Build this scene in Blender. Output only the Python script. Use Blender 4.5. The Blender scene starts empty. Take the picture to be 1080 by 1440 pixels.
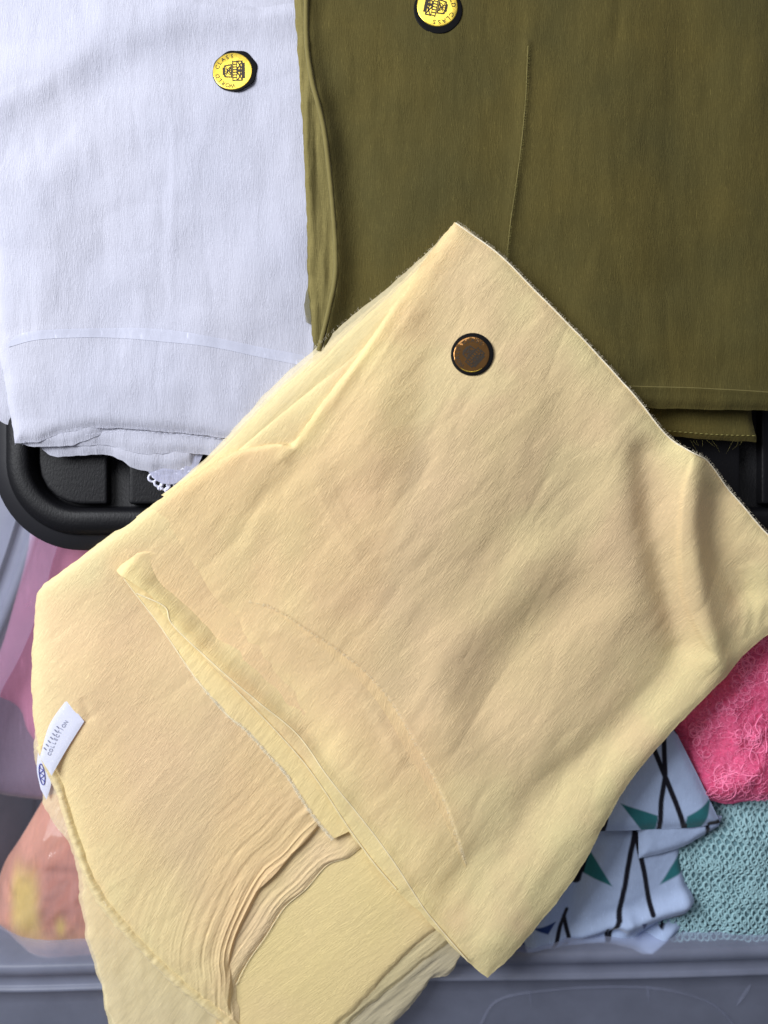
import bpy, math, random
import numpy as np
from mathutils import Matrix, Vector, Euler

random.seed(7)
SC = bpy.context.scene
COL = SC.collection

# ------------------------------------------------------------------ camera
S = 0.00046            # metres per photo pixel on the plane z = 0
HC = 0.4968            # camera height above that plane
cam = bpy.data.cameras.new('camera')
cam.sensor_fit = 'VERTICAL'; cam.sensor_height = 36.0; cam.sensor_width = 36.0
cam.lens = 27.0
cam.clip_start = 0.01; cam.clip_end = 100
cam.dof.use_dof = True; cam.dof.focus_distance = HC - 0.012; cam.dof.aperture_fstop = 2.6
camo = bpy.data.objects.new('camera', cam); COL.objects.link(camo)
camo.location = (0, 0, HC)
SC.camera = camo

# ------------------------------------------------------------------ world and lamps
w = bpy.data.worlds.new('World'); SC.world = w; w.use_nodes = True
bg = w.node_tree.nodes['Background']
bg.inputs[0].default_value = (0.74, 0.76, 0.86, 1); bg.inputs[1].default_value = 0.15

def area(name, loc, target, sx, sy, power, col):
    l = bpy.data.lights.new(name, 'AREA'); l.shape = 'RECTANGLE'; l.size = sx; l.size_y = sy
    l.energy = power; l.color = col
    o = bpy.data.objects.new(name, l); COL.objects.link(o); o.location = loc
    d = Vector(target) - Vector(loc)
    o.rotation_euler = d.to_track_quat('-Z', 'Y').to_euler()
    return o
area('window_light', (-0.98, 0.50, 0.82), (0, -.02, 0), 0.75, 0.75, 22.5, (0.95, 0.97, 1.0))
area('back_window_light', (-0.1, 1.25, 1.35), (0, 0.1, 0), 1.0, 0.7, 4.5, (0.98, 0.98, 1.0))

SC.view_settings.view_transform = 'Standard'; SC.view_settings.look = 'None'
SC.view_settings.exposure = 0.47; SC.view_settings.gamma = 1.0
SC.view_settings.use_curve_mapping = False
SC.render.engine = 'CYCLES'
SC.cycles.use_denoising = True
SC.cycles.max_bounces = 8; SC.cycles.transparent_max_bounces = 16

# ------------------------------------------------------------------ helpers
def at(px, py, z):
    """photo position -> place on the level z (metres)"""
    k = S * (HC - z) / HC
    return (px - 540) * k, (720 - py) * k

def catmull(pts, n):
    P = np.array(pts, float)
    if len(P) == 2:
        t = np.linspace(0, 1, n)[:, None]; return P[0] * (1 - t) + P[1] * t
    Q = np.vstack([2 * P[0] - P[1], P, 2 * P[-1] - P[-2]])
    out = []
    for i in range(1, len(Q) - 2):
        p0, p1, p2, p3 = Q[i - 1], Q[i], Q[i + 1], Q[i + 2]
        t = np.linspace(0, 1, 24, endpoint=False)[:, None]
        out.append(0.5 * ((2 * p1) + (-p0 + p2) * t + (2 * p0 - 5 * p1 + 4 * p2 - p3) * t * t + (-p0 + 3 * p1 - 3 * p2 + p3) * t ** 3))
    out.append(P[-1:]); C = np.vstack(out)
    L = np.r_[0, np.cumsum(np.linalg.norm(np.diff(C, axis=0), axis=1))]
    s = np.linspace(0, L[-1], n)
    return np.stack([np.interp(s, L, C[:, 0]), np.interp(s, L, C[:, 1])], 1)

_rng = np.random.RandomState(3)
_tab = _rng.rand(256, 256)
def vnoise(x, y, seed=0):
    x = np.asarray(x, float) + seed * 37.13; y = np.asarray(y, float) + seed * 91.7
    xi = np.floor(x).astype(int); yi = np.floor(y).astype(int)
    fx = x - xi; fy = y - yi
    fx = fx * fx * fx * (fx * (fx * 6 - 15) + 10); fy = fy * fy * fy * (fy * (fy * 6 - 15) + 10)
    a = _tab[xi % 256, yi % 256]; b = _tab[(xi + 1) % 256, yi % 256]
    c = _tab[xi % 256, (yi + 1) % 256]; d = _tab[(xi + 1) % 256, (yi + 1) % 256]
    return (a * (1 - fx) + b * fx) * (1 - fy) + (c * (1 - fx) + d * fx) * fy - 0.5
def fbm(x, y, seed=0, o=3):
    r = 0; a = 1.0
    for i in range(o):
        r = r + a * vnoise(x * 2 ** i, y * 2 ** i, seed + i * 5); a *= 0.5
    return r

def dpoly(X, Y, pts):
    """distance to a polyline, signed side (+ right-hand when walking along it, photo axes), arc share"""
    P = np.array(pts, float)
    L = np.r_[0, np.cumsum(np.linalg.norm(np.diff(P, axis=0), axis=1))]
    best = np.full(X.shape, 1e9); side = np.zeros(X.shape); sh = np.zeros(X.shape)
    for i in range(len(P) - 1):
        a, b = P[i], P[i + 1]; d = b - a; l2 = d @ d
        t = np.clip(((X - a[0]) * d[0] + (Y - a[1]) * d[1]) / l2, 0, 1)
        dx = X - (a[0] + t * d[0]); dy = Y - (a[1] + t * d[1])
        q = np.hypot(dx, dy); m = q < best
        best = np.where(m, q, best)
        side = np.where(m, np.sign(d[0] * dy - d[1] * dx), side)
        sh = np.where(m, (L[i] + t * np.sqrt(l2)) / L[-1], sh)
    return best, side, sh

def sstep(a, b, x):
    t = np.clip((x - a) / (b - a), 0, 1); return t * t * (3 - 2 * t)

def feats(X, Y, F):
    sh0 = np.shape(X); X = np.ravel(X); Y = np.ravel(Y); z = np.zeros(X.shape)
    X0, Y0 = X, Y
    for f in F:
        pp = np.array(f[1], float); rad = {'r': 2.8 * f[3], 't': 2.8 * f[3], 's': 9 * f[3], 'a': 2.8 * max(f[3:5] if f[0] == 'a' else f[3:4])}[f[0]]
        ix = np.nonzero((X0 > pp[:, 0].min() - rad) & (X0 < pp[:, 0].max() + rad) & (Y0 > pp[:, 1].min() - rad) & (Y0 < pp[:, 1].max() + rad))[0]
        if not len(ix): continue
        X, Y = X0[ix], Y0[ix]; zz = z; z = np.zeros(len(ix))
        if f[0] == 'r':      # rounded ridge (or valley): points, mm, width
            d, s, sh = dpoly(X, Y, catmull(f[1], 12)); z += f[2] * np.exp(-(d / f[3]) ** 2)
        elif f[0] == 't':    # ridge whose height runs from f[2] to f[4]
            d, s, sh = dpoly(X, Y, catmull(f[1], 24)); z += (f[2] + (f[4] - f[2]) * sstep(0, 1, sh)) * np.exp(-(d / f[3]) ** 2)
        elif f[0] == 's':    # step: sharp rise on the side f[4], dying away over f[3]
            d, s, sh = dpoly(X, Y, catmull(f[1], 18)); d = d * s * f[4]
            tp = sstep(0, .12, sh) * sstep(1, .88, sh)
            z += f[2] * tp * np.where(d > 0, np.exp(-d / f[3]) * sstep(0, 3, d), 0)
        elif f[0] == 'a':    # two-sided ridge: different widths left / right of travel
            d, s, sh = dpoly(X, Y, catmull(f[1], 18))
            wd = np.where(s > 0, f[3], f[4]); z += f[2] * np.exp(-(d / wd) ** 2)
        zz[ix] += z; z = zz
    return z.reshape(sh0) * 0.001

def new_mesh(name, V, F, mat, parent=None, uv=None, smooth=True, col=None):
    me = bpy.data.meshes.new(name)
    V = np.asarray(V, np.float32)
    if isinstance(F, np.ndarray):
        k = F.shape[1]; nf = len(F)
        me.vertices.add(len(V)); me.vertices.foreach_set('co', V.ravel())
        me.loops.add(nf * k); me.loops.foreach_set('vertex_index', F.astype(np.int32).ravel())
        me.polygons.add(nf)
        me.polygons.foreach_set('loop_start', (np.arange(nf) * k).astype(np.int32))
        me.update(calc_edges=True)
    else:
        me.from_pydata(V.tolist(), [], F)
    me.validate()
    if uv is not None:
        l = me.uv_layers.new(name='UVMap'); idx = np.empty(len(me.loops), np.int32)
        me.loops.foreach_get('vertex_index', idx)
        l.data.foreach_set('uv', np.asarray(uv, np.float32)[idx].ravel())
    if col is not None:
        a = me.color_attributes.new('print', 'FLOAT_COLOR', 'POINT')
        a.data.foreach_set('color', np.asarray(col, np.float32).ravel())
    if smooth: me.polygons.foreach_set('use_smooth', np.ones(len(me.polygons), bool))
    me.materials.append(mat)
    o = bpy.data.objects.new(name, me); COL.objects.link(o)
    if parent: o.parent = parent
    return o

def thing(name, label, cat, group=None, loc=(0, 0, 0)):
    o = bpy.data.objects.new(name, None); COL.objects.link(o); o.empty_display_size = .02
    o.location = loc
    o['label'] = label; o['category'] = cat
    if group: o['group'] = group
    return o

def grid_faces(nu, nv):
    i = np.arange(nv - 1)[:, None] * nu + np.arange(nu - 1)[None, :]
    i = i.ravel(); return np.stack([i, i + nu, i + nu + 1, i + 1], 1)

def patch(name, top, right, bottom, left, step, zbase, zrel, mat, parent, grain=90, droop=(0, 10), dsides='trbl',
          skirt=None, color=None, edge_wave=0, seed=0):
    """a piece of cloth between four traced edges; zbase: the level it lies on, zrel: its folds"""
    T = np.array(top, float); 
    ln = lambda p: np.sum(np.linalg.norm(np.diff(np.array(p, float), axis=0), axis=1))
    nu = max(6, int(max(ln(top), ln(bottom)) / step)); nv = max(6, int(max(ln(left), ln(right)) / step))
    t, b = catmull(top, nu), catmull(bottom, nu); l, r = catmull(left, nv), catmull(right, nv)
    u = np.linspace(0, 1, nu)[None, :, None]; v = np.linspace(0, 1, nv)[:, None, None]
    C = (1 - v) * t[None] + v * b[None] + (1 - u) * l[:, None] + u * r[:, None] \
        - ((1 - u) * (1 - v) * t[0] + u * (1 - v) * t[-1] + (1 - u) * v * b[0] + u * v * b[-1])
    # real edge distance
    X, Y = C[..., 0], C[..., 1]
    dT = np.hypot(X - X[:1], Y - Y[:1]); dB = np.hypot(X - X[-1:], Y - Y[-1:])
    dL = np.hypot(X - X[:, :1], Y - Y[:, :1]); dR = np.hypot(X - X[:, -1:], Y - Y[:, -1:])
    de = np.full(X.shape, 1e9)
    for c, dd in zip('tbl' + 'r', (dT, dB, dL, dR)):
        if c in dsides: de = np.minimum(de, dd)
    if edge_wave:
        m = np.exp(-(de / 12) ** 2) * edge_wave
        X = X + m * fbm(X / 17, Y / 17, seed + 3); Y = Y + m * fbm(X / 17, Y / 17, seed + 9)
    zb = zbase(X, Y); z = zb + zrel(X, Y)
    if droop[0]: z = z - droop[0] * 0.001 * np.exp(-(de / droop[1]) ** 1.5)
    x, y = at(X, Y, zb)
    V = np.stack([x, y, z], -1).reshape(-1, 3)
    g = math.radians(grain)
    U = np.stack([(X * math.cos(g) - Y * math.sin(g)) / 100, (X * math.sin(g) + Y * math.cos(g)) / 100], -1).reshape(-1, 2)
    F = grid_faces(nu, nv)
    if skirt is not None:
        idx = np.arange(nu * nv).reshape(nv, nu)
        ring = np.r_[idx[0, :-1], idx[:-1, -1], idx[-1, :0:-1], idx[:0:-1, 0]]
        base = len(V); n = len(ring)
        cen = V.mean(0); R = V[ring].copy(); R[:, :2] = cen[:2] + (R[:, :2] - cen[:2]) * 0.97; R[:, 2] = skirt
        V = np.vstack([V, R]); U = np.vstack([U, U[ring]])
        k = np.arange(n); k2 = (k + 1) % n
        F = np.vstack([F, np.stack([ring[k], ring[k2], base + k2, base + k], 1)])
    col = None
    if color is not None:
        c = color(X, Y).reshape(-1, 4)
        if skirt is not None: c = np.vstack([c, c[ring]])
        col = c
    return new_mesh(name, V, F, mat, parent, U, True, col)

def tube_v(P, r, k=6, closed=False):
    P = np.asarray(P, float); n = len(P)
    Tn = np.gradient(P, axis=0) if not closed else (np.roll(P, -1, 0) - np.roll(P, 1, 0))
    Tn /= np.linalg.norm(Tn, axis=1)[:, None] + 1e-12
    up = np.array([0, 0, 1.0]); A = np.cross(Tn, up); ln = np.linalg.norm(A, axis=1)[:, None]
    A = np.where(ln > 1e-3, A / (ln + 1e-12), np.array([[1.0, 0, 0]])); B = np.cross(A, Tn)
    r = np.broadcast_to(np.asarray(r, float), (n,))
    th = np.arange(k) * 2 * math.pi / k
    V = P[:, None] + r[:, None, None] * (np.cos(th)[None, :, None] * A[:, None] + np.sin(th)[None, :, None] * B[:, None])
    V = V.reshape(-1, 3); F = []
    m = n if closed else n - 1
    i = np.arange(m)[:, None]; j = np.arange(k)[None, :]
    i2 = (i + 1) % n; j2 = (j + 1) % k
    F = np.stack([np.broadcast_to(a, (m, k)).ravel() for a in (i * k + j, i * k + j2, i2 * k + j2, i2 * k + j)], 1)
    return V, F

def join(parts):
    Vs, Fs, o = [], [], 0
    for V, F in parts:
        Vs.append(V); Fs.append(F + o); o += len(V)
    return np.vstack(Vs), np.vstack(Fs)

def line3(pts, zbase, zrel, lift, n=None, step=3):
    if n is None: n = max(8, int(np.sum(np.linalg.norm(np.diff(np.array(pts, float), axis=0), axis=1)) / step))
    C = catmull(pts, n); zb = zbase(C[:, 0], C[:, 1]); z = zb + zrel(C[:, 0], C[:, 1]) + lift
    x, y = at(C[:, 0], C[:, 1], zb); return np.stack([x, y, z], 1)

def seam(name, pts, zbase, zrel, lift, r, mat, parent, wob=0.0):
    P = line3(pts, zbase, zrel, lift)
    if wob: P[:, 2] += wob * 2 * vnoise(np.arange(len(P)) * .3, np.zeros(len(P)), 9); 
    V, F = tube_v(P, r * (1 + .10 * vnoise(np.arange(len(P)) * .35, np.zeros(len(P)), 5)) if wob else r)
    return new_mesh(name, V, F, mat, parent, np.zeros((len(V), 2)))

def stitches(name, pts, zbase, zrel, lift, r, mat, parent, dash=5):
    P = line3(pts, zbase, zrel, lift, step=1.2); out = []
    for i in range(0, len(P) - dash, dash + 2):
        Q = P[i:i + dash].copy(); Q[[0, -1], 2] -= r * 1.2
        out.append(tube_v(Q, r, 4))
    V, F = join(out); o = new_mesh(name, V, F, mat, parent, np.zeros((len(V), 2))); o['kind'] = 'stuff'; return o

def fringe(name, pts, zbase, zrel, mat, parent, length=6, dens=1.2, outward=1, rad=0.00006, lift=0.0004, seed=1, spread=1.0):
    """loose thread ends along a cut edge"""
    rr = np.random.RandomState(seed)
    C = catmull(pts, 400); n = int(dens * np.sum(np.linalg.norm(np.diff(C, axis=0), axis=1)))
    Tn = np.gradient(C, axis=0); Tn /= np.linalg.norm(Tn, axis=1)[:, None]
    out = []
    for k in range(n):
        i = rr.randint(400); p = C[i]; nrm = np.array([-Tn[i, 1], Tn[i, 0]]) * outward
        d = nrm + Tn[i] * rr.normal(0, .6 * spread); d /= np.linalg.norm(d); L = length * rr.uniform(.3, 1.2)
        q = np.array([p - nrm * 3, p + d * L * .5, p + d * L + Tn[i] * rr.normal(0, 2)])
        zb = zbase(q[:, 0], q[:, 1]); z = zb + zrel(q[:, 0], q[:, 1]) + lift + np.array([0, rr.uniform(0, .0004), rr.uniform(-.0005, .0006)])
        x, y = at(q[:, 0], q[:, 1], zb)
        out.append(tube_v(np.stack([x, y, z], 1), np.array([1, .8, .3]) * rad, 3))
    V, F = join(out); o = new_mesh(name, V, F, mat, parent, np.zeros((len(V), 2))); o['kind'] = 'stuff'; return o

# ------------------------------------------------------------------ materials
def mat(name):
    m = bpy.data.materials.new(name); m.use_nodes = True; nt = m.node_tree; nt.nodes.clear()
    out = nt.nodes.new('ShaderNodeOutputMaterial'); return m, nt, out
def N(nt, t, **kw):
    n = nt.nodes.new(t)
    for k, v in kw.items(): setattr(n, k, v)
    return n

def cloth(name, c1, c2, alpha=1.0, streak=(3.0, 55.0), bump=0.35, bdist=0.0006, trans=0.2, sheen=0.3, var=0.25, attr=False, tcol=None, avar=0.0, slub=.25, dye=.5):
    """woven crinkled cloth: streaks along the grain, weave, uneven dye"""
    m, nt, out = mat(name); L = nt.links.new
    uv = N(nt, 'ShaderNodeUVMap'); uv.uv_map = 'UVMap'
    mp = N(nt, 'ShaderNodeMapping'); mp.inputs['Scale'].default_value = (streak[0], streak[1], 1); L(uv.outputs[0], mp.inputs[0])
    n1 = N(nt, 'ShaderNodeTexNoise'); n1.inputs['Scale'].default_value = 1; n1.inputs['Detail'].default_value = 3; n1.inputs['Distortion'].default_value = .4
    L(mp.outputs[0], n1.inputs['Vector'])
    mp2 = N(nt, 'ShaderNodeMapping'); mp2.inputs['Scale'].default_value = (streak[0] * .35, streak[1] * .28, 1); mp2.inputs['Location'].default_value = (3, 9, 0); L(uv.outputs[0], mp2.inputs[0])
    n2 = N(nt, 'ShaderNodeTexNoise'); n2.inputs['Scale'].default_value = 1; n2.inputs['Detail'].default_value = 4
    L(mp2.outputs[0], n2.inputs['Vector'])
    n3 = N(nt, 'ShaderNodeTexNoise'); n3.inputs['Scale'].default_value = dye; n3.inputs['Detail'].default_value = 4; L(uv.outputs[0], n3.inputs['Vector'])
    # dye
    cr = N(nt, 'ShaderNodeMix', data_type='RGBA'); cr.inputs['A'].default_value = (*c1, 1); cr.inputs['B'].default_value = (*c2, 1)
    mr = N(nt, 'ShaderNodeMapRange'); mr.inputs['From Min'].default_value = .35; mr.inputs['From Max'].default_value = .65; L(n3.outputs['Fac'], mr.inputs['Value'])
    L(mr.outputs[0], cr.inputs['Factor'])
    base = cr.outputs['Result']
    if attr:
        at_ = N(nt, 'ShaderNodeAttribute'); at_.attribute_name = 'print'
        mm = N(nt, 'ShaderNodeMix', data_type='RGBA'); L(at_.outputs['Alpha'], mm.inputs['Factor']); L(base, mm.inputs['A']); L(at_.outputs['Color'], mm.inputs['B'])
        base = mm.outputs['Result']
    # fine crinkle creases along the grain
    sb = N(nt, 'ShaderNodeMath', operation='SUBTRACT'); L(n1.outputs['Fac'], sb.inputs[0]); sb.inputs[1].default_value = .5
    ab = N(nt, 'ShaderNodeMath', operation='ABSOLUTE'); L(sb.outputs[0], ab.inputs[0])
    crs = N(nt, 'ShaderNodeMapRange'); crs.inputs['From Min'].default_value = 0; crs.inputs['From Max'].default_value = .09; crs.inputs['To Min'].default_value = 1; crs.inputs['To Max'].default_value = 0; L(ab.outputs[0], crs.inputs['Value'])
    mk = N(nt, 'ShaderNodeMapRange'); mk.inputs['From Min'].default_value = .38; mk.inputs['From Max'].default_value = .62; mk.inputs['To Min'].default_value = .25; L(n2.outputs['Fac'], mk.inputs['Value'])
    cm = N(nt, 'ShaderNodeMath', operation='MULTIPLY'); L(crs.outputs[0], cm.inputs[0]); L(mk.outputs[0], cm.inputs[1])
    mr2 = N(nt, 'ShaderNodeMapRange'); mr2.inputs['To Min'].default_value = 1 - var * .4; mr2.inputs['To Max'].default_value = 1 + var; L(cm.outputs[0], mr2.inputs['Value'])
    ml = N(nt, 'ShaderNodeMix', data_type='RGBA', blend_type='MULTIPLY'); ml.inputs['Factor'].default_value = 1
    L(base, ml.inputs['A']); L(mr2.outputs[0], ml.inputs['B'])
    # sparse thick threads along the grain and cross threads
    mp4 = N(nt, 'ShaderNodeMapping'); mp4.inputs['Scale'].default_value = (streak[0] * 1.3, streak[1] * 1.9, 1); mp4.inputs['Location'].default_value = (7, 2, 0); L(uv.outputs[0], mp4.inputs[0])
    n4 = N(nt, 'ShaderNodeTexNoise'); n4.inputs['Scale'].default_value = 1; n4.inputs['Detail'].default_value = 1; L(mp4.outputs[0], n4.inputs['Vector'])
    mr4 = N(nt, 'ShaderNodeMapRange'); mr4.inputs['From Min'].default_value = .66; mr4.inputs['From Max'].default_value = .78; mr4.inputs['To Max'].default_value = slub; L(n4.outputs['Fac'], mr4.inputs['Value'])
    mp5 = N(nt, 'ShaderNodeMapping'); mp5.inputs['Scale'].default_value = (75, 14, 1); L(uv.outputs[0], mp5.inputs[0])
    n5 = N(nt, 'ShaderNodeTexNoise'); n5.inputs['Scale'].default_value = 1; n5.inputs['Detail'].default_value = 2; L(mp5.outputs[0], n5.inputs['Vector'])
    mr5 = N(nt, 'ShaderNodeMapRange'); mr5.inputs['From Min'].default_value = .3; mr5.inputs['From Max'].default_value = .7; mr5.inputs['To Min'].default_value = 1 - var * .6; mr5.inputs['To Max'].default_value = 1 + var * .4; L(n5.outputs['Fac'], mr5.inputs['Value'])
    ml2 = N(nt, 'ShaderNodeMix', data_type='RGBA', blend_type='MULTIPLY'); ml2.inputs['Factor'].default_value = 1; L(ml.outputs['Result'], ml2.inputs['A']); L(mr5.outputs[0], ml2.inputs['B'])
    ml3 = N(nt, 'ShaderNodeMix', data_type='RGBA', blend_type='ADD'); L(mr4.outputs[0], ml3.inputs['Factor']); L(ml2.outputs['Result'], ml3.inputs['A']); L(ml2.outputs['Result'], ml3.inputs['B'])
    col = ml3.outputs['Result']
    # relief
    ad = N(nt, 'ShaderNodeMath', operation='MULTIPLY_ADD'); L(n5.outputs['Fac'], ad.inputs[0]); ad.inputs[1].default_value = .35; L(cm.outputs[0], ad.inputs[2])
    bp = N(nt, 'ShaderNodeBump'); bp.inputs['Strength'].default_value = bump; bp.inputs['Distance'].default_value = bdist; L(ad.outputs[0], bp.inputs['Height'])
    p = N(nt, 'ShaderNodeBsdfPrincipled'); L(col, p.inputs['Base Color']); p.inputs['Roughness'].default_value = .85
    p.inputs['Specular IOR Level'].default_value = .15
    p.inputs['Sheen Weight'].default_value = sheen; p.inputs['Sheen Roughness'].default_value = .4
    L(bp.outputs[0], p.inputs['Normal'])
    sh = p.outputs[0]
    if trans:
        tr = N(nt, 'ShaderNodeBsdfTranslucent'); L(col, tr.inputs['Color']); L(bp.outputs[0], tr.inputs['Normal'])
        mx = N(nt, 'ShaderNodeMixShader'); mx.inputs[0].default_value = trans; L(sh, mx.inputs[1]); L(tr.outputs[0], mx.inputs[2]); sh = mx.outputs[0]
    if alpha < 1:
        tp = N(nt, 'ShaderNodeBsdfTransparent'); tp.inputs[0].default_value = (*(tcol or (1, 1, 1)), 1)
        mx = N(nt, 'ShaderNodeMixShader')
        mr3 = N(nt, 'ShaderNodeMapRange'); mr3.inputs['From Min'].default_value = .3; mr3.inputs['From Max'].default_value = .7
        mr3.inputs['To Min'].default_value = max(0, alpha - .05 - avar); mr3.inputs['To Max'].default_value = min(1, alpha + .05 + avar); L(n1.outputs['Fac'], mr3.inputs['Value'])
        L(mr3.outputs[0], mx.inputs[0]); L(tp.outputs[0], mx.inputs[1]); L(sh, mx.inputs[2]); sh = mx.outputs[0]
    L(sh, out.inputs[0]); return m

def plain(name, c, rough=.5, metal=0, spec=.5, bump=None, alpha=1.0, coat=0):
    m, nt, out = mat(name); L = nt.links.new
    p = N(nt, 'ShaderNodeBsdfPrincipled'); p.inputs['Base Color'].default_value = (*c, 1); p.inputs['Roughness'].default_value = rough
    p.inputs['Metallic'].default_value = metal; p.inputs['Specular IOR Level'].default_value = spec; p.inputs['Coat Weight'].default_value = coat
    if bump:
        tc = N(nt, 'ShaderNodeTexCoord'); n = N(nt, 'ShaderNodeTexNoise'); mp = N(nt, 'ShaderNodeMapping'); mp.inputs['Scale'].default_value = bump[2]
        L(tc.outputs['Object'], mp.inputs[0]); L(mp.outputs[0], n.inputs['Vector'])
        n.inputs['Scale'].default_value = bump[0]; n.inputs['Detail'].default_value = 4
        b = N(nt, 'ShaderNodeBump'); b.inputs['Strength'].default_value = bump[1]; b.inputs['Distance'].default_value = bump[3]; L(n.outputs['Fac'], b.inputs['Height']); L(b.outputs[0], p.inputs['Normal'])
    sh = p.outputs[0]
    if alpha < 1:
        tp = N(nt, 'ShaderNodeBsdfTransparent'); mx = N(nt, 'ShaderNodeMixShader'); mx.inputs[0].default_value = alpha
        L(tp.outputs[0], mx.inputs[1]); L(sh, mx.inputs[2]); sh = mx.outputs[0]
    L(sh, out.inputs[0]); return m

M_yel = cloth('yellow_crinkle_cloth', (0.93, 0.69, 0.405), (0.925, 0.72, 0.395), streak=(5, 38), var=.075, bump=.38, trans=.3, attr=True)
M_yel_low = cloth('yellow_crinkle_cloth_under', (0.92, 0.73, 0.385), (0.92, 0.75, 0.365), streak=(4.5, 34), var=.06, bump=.32, trans=.2)
M_yel_gather = cloth('yellow_gathered_cloth', (0.92, 0.705, 0.42), (0.92, 0.745, 0.39), streak=(4.5, 36), var=.07, bump=.4, trans=.2)
M_yel_sheer = cloth('yellow_sheer_cloth', (0.95, 0.83, 0.55), (0.95, 0.83, 0.52), alpha=.66, streak=(3, 30), var=.07, bump=.25, trans=.3)
M_yel_sheer2 = cloth('yellow_half_sheer_cloth', (0.93, 0.80, 0.48), (0.92, 0.80, 0.45), alpha=.84, streak=(4, 40), var=.05, bump=.3, trans=.3)
M_yel_thread = plain('yellow_thread', (0.86, 0.74, 0.48), .8, spec=.1)
M_yel_pale = plain('pale_yellow_thread', (0.88, 0.80, 0.62), .8, spec=.1)
M_whi = cloth('white_crinkle_cloth', (0.53, 0.54, 0.64), (0.54, 0.545, 0.635), streak=(5, 38), var=.035, bump=.34, trans=.15, slub=.1)
M_whi_sheer = cloth('white_sheer_cloth', (0.52, 0.53, 0.68), (0.52, 0.53, 0.68), alpha=.85, streak=(5, 40), var=.05, bump=.3, trans=.25)
M_whi_thread = plain('white_thread', (0.62, 0.63, 0.76), .8, spec=.1)
M_whi_band = cloth('white_hem_cloth', (0.56, 0.575, 0.69), (0.56, 0.575, 0.69), streak=(4, 8), var=.03, bump=.1, trans=.15)
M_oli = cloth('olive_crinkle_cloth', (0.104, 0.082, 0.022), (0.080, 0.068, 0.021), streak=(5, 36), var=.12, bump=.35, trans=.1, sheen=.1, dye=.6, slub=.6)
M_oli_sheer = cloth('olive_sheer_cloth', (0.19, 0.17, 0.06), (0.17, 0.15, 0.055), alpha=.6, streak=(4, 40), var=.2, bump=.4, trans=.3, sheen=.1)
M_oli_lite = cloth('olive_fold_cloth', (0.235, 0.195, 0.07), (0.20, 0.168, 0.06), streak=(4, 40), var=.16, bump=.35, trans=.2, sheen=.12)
M_oli_thread = plain('olive_thread', (0.27, 0.24, 0.08), .8, spec=.1)
M_lid = plain('black_textured_plastic', (0.0045, 0.0045, 0.006), .5, spec=.22, bump=(900, .35, (1, .45, 1), .0006))
M_lid_s = plain('black_smooth_plastic', (0.012, 0.012, 0.015), .45, spec=.3, bump=(300, .06, (1, 1, 1), .0005))
M_floor = plain('dark_floor', (0.012, 0.012, 0.014), .7, bump=(60, .2, (1, 1, 1), .002))

# ------------------------------------------------------------------ setting
FZ = -0.16
o = new_mesh('floor', [(-3, -3, FZ), (3, -3, FZ), (3, 3, FZ), (-3, 3, FZ)], [(0, 1, 2, 3)], M_floor, smooth=False)
o['kind'] = 'structure'

# ------------------------------------------------------------------ clear bin
def plastic(name, c, a, rough):
    m, nt, out = mat(name); L = nt.links.new
    p = N(nt, 'ShaderNodeBsdfPrincipled'); p.inputs['Base Color'].default_value = (*c, 1); p.inputs['Roughness'].default_value = rough
    tc = N(nt, 'ShaderNodeTexCoord'); n = N(nt, 'ShaderNodeTexNoise'); n.inputs['Scale'].default_value = 40; n.inputs['Detail'].default_value = 5
    L(tc.outputs['Object'], n.inputs['Vector'])
    b = N(nt, 'ShaderNodeBump'); b.inputs['Strength'].default_value = .12; b.inputs['Distance'].default_value = .001; L(n.outputs['Fac'], b.inputs['Height']); L(b.outputs[0], p.inputs['Normal'])
    tr = N(nt, 'ShaderNodeBsdfTranslucent'); tr.inputs[0].default_value = (*c, 1)
    m1 = N(nt, 'ShaderNodeMixShader'); m1.inputs[0].default_value = .35; L(p.outputs[0], m1.inputs[1]); L(tr.outputs[0], m1.inputs[2])
    tp = N(nt, 'ShaderNodeBsdfTransparent'); m2 = N(nt, 'ShaderNodeMixShader')
    mr = N(nt, 'ShaderNodeMapRange'); mr.inputs['To Min'].default_value = a - .1; mr.inputs['To Max'].default_value = a + .1; L(n.outputs['Fac'], mr.inputs['Value'])
    L(mr.outputs[0], m2.inputs[0]); L(tp.outputs[0], m2.inputs[1]); L(m1.outputs[0], m2.inputs[2]); L(m2.outputs[0], out.inputs[0]); return m
M_bin = plastic('frosted_bin_plastic', (0.54, 0.59, 0.80), .39, .3)
M_bin_arc = plastic('frosted_ridge_plastic', (0.40, 0.43, 0.58), .10, .6)

ZR = -0.0245
lip = [(540, 1342), (850, 1339), (1060, 1333), (1150, 1328), (1200, 1290), (1208, 1200), (1190, 1080), (1150, 990), (1095, 890), (1050, 760), (1020, 640),
       (990, 300), (960, 60), (880, 20), (540, 15), (200, 20), (120, 60), (105, 300), (85, 620), (52, 760), (3, 890), (-55, 1000), (-92, 1100), (-112, 1200), (-115, 1295), (-80, 1346), (0, 1357), (260, 1350), (540, 1342)]
RC = catmull(lip, 361)[:-1]
cx, cy = at(RC[:, 0], RC[:, 1], ZR)
RW = np.stack([cx, cy], 1)
tn = np.roll(RW, -3, 0) - np.roll(RW, 3, 0); tn /= np.linalg.norm(tn, axis=1)[:, None]
NO = np.stack([tn[:, 1], -tn[:, 0]], 1)      # outward
if ((RW + NO * .01 - RW.mean(0)) ** 2).sum() < ((RW - RW.mean(0)) ** 2).sum(): NO = -NO
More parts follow.
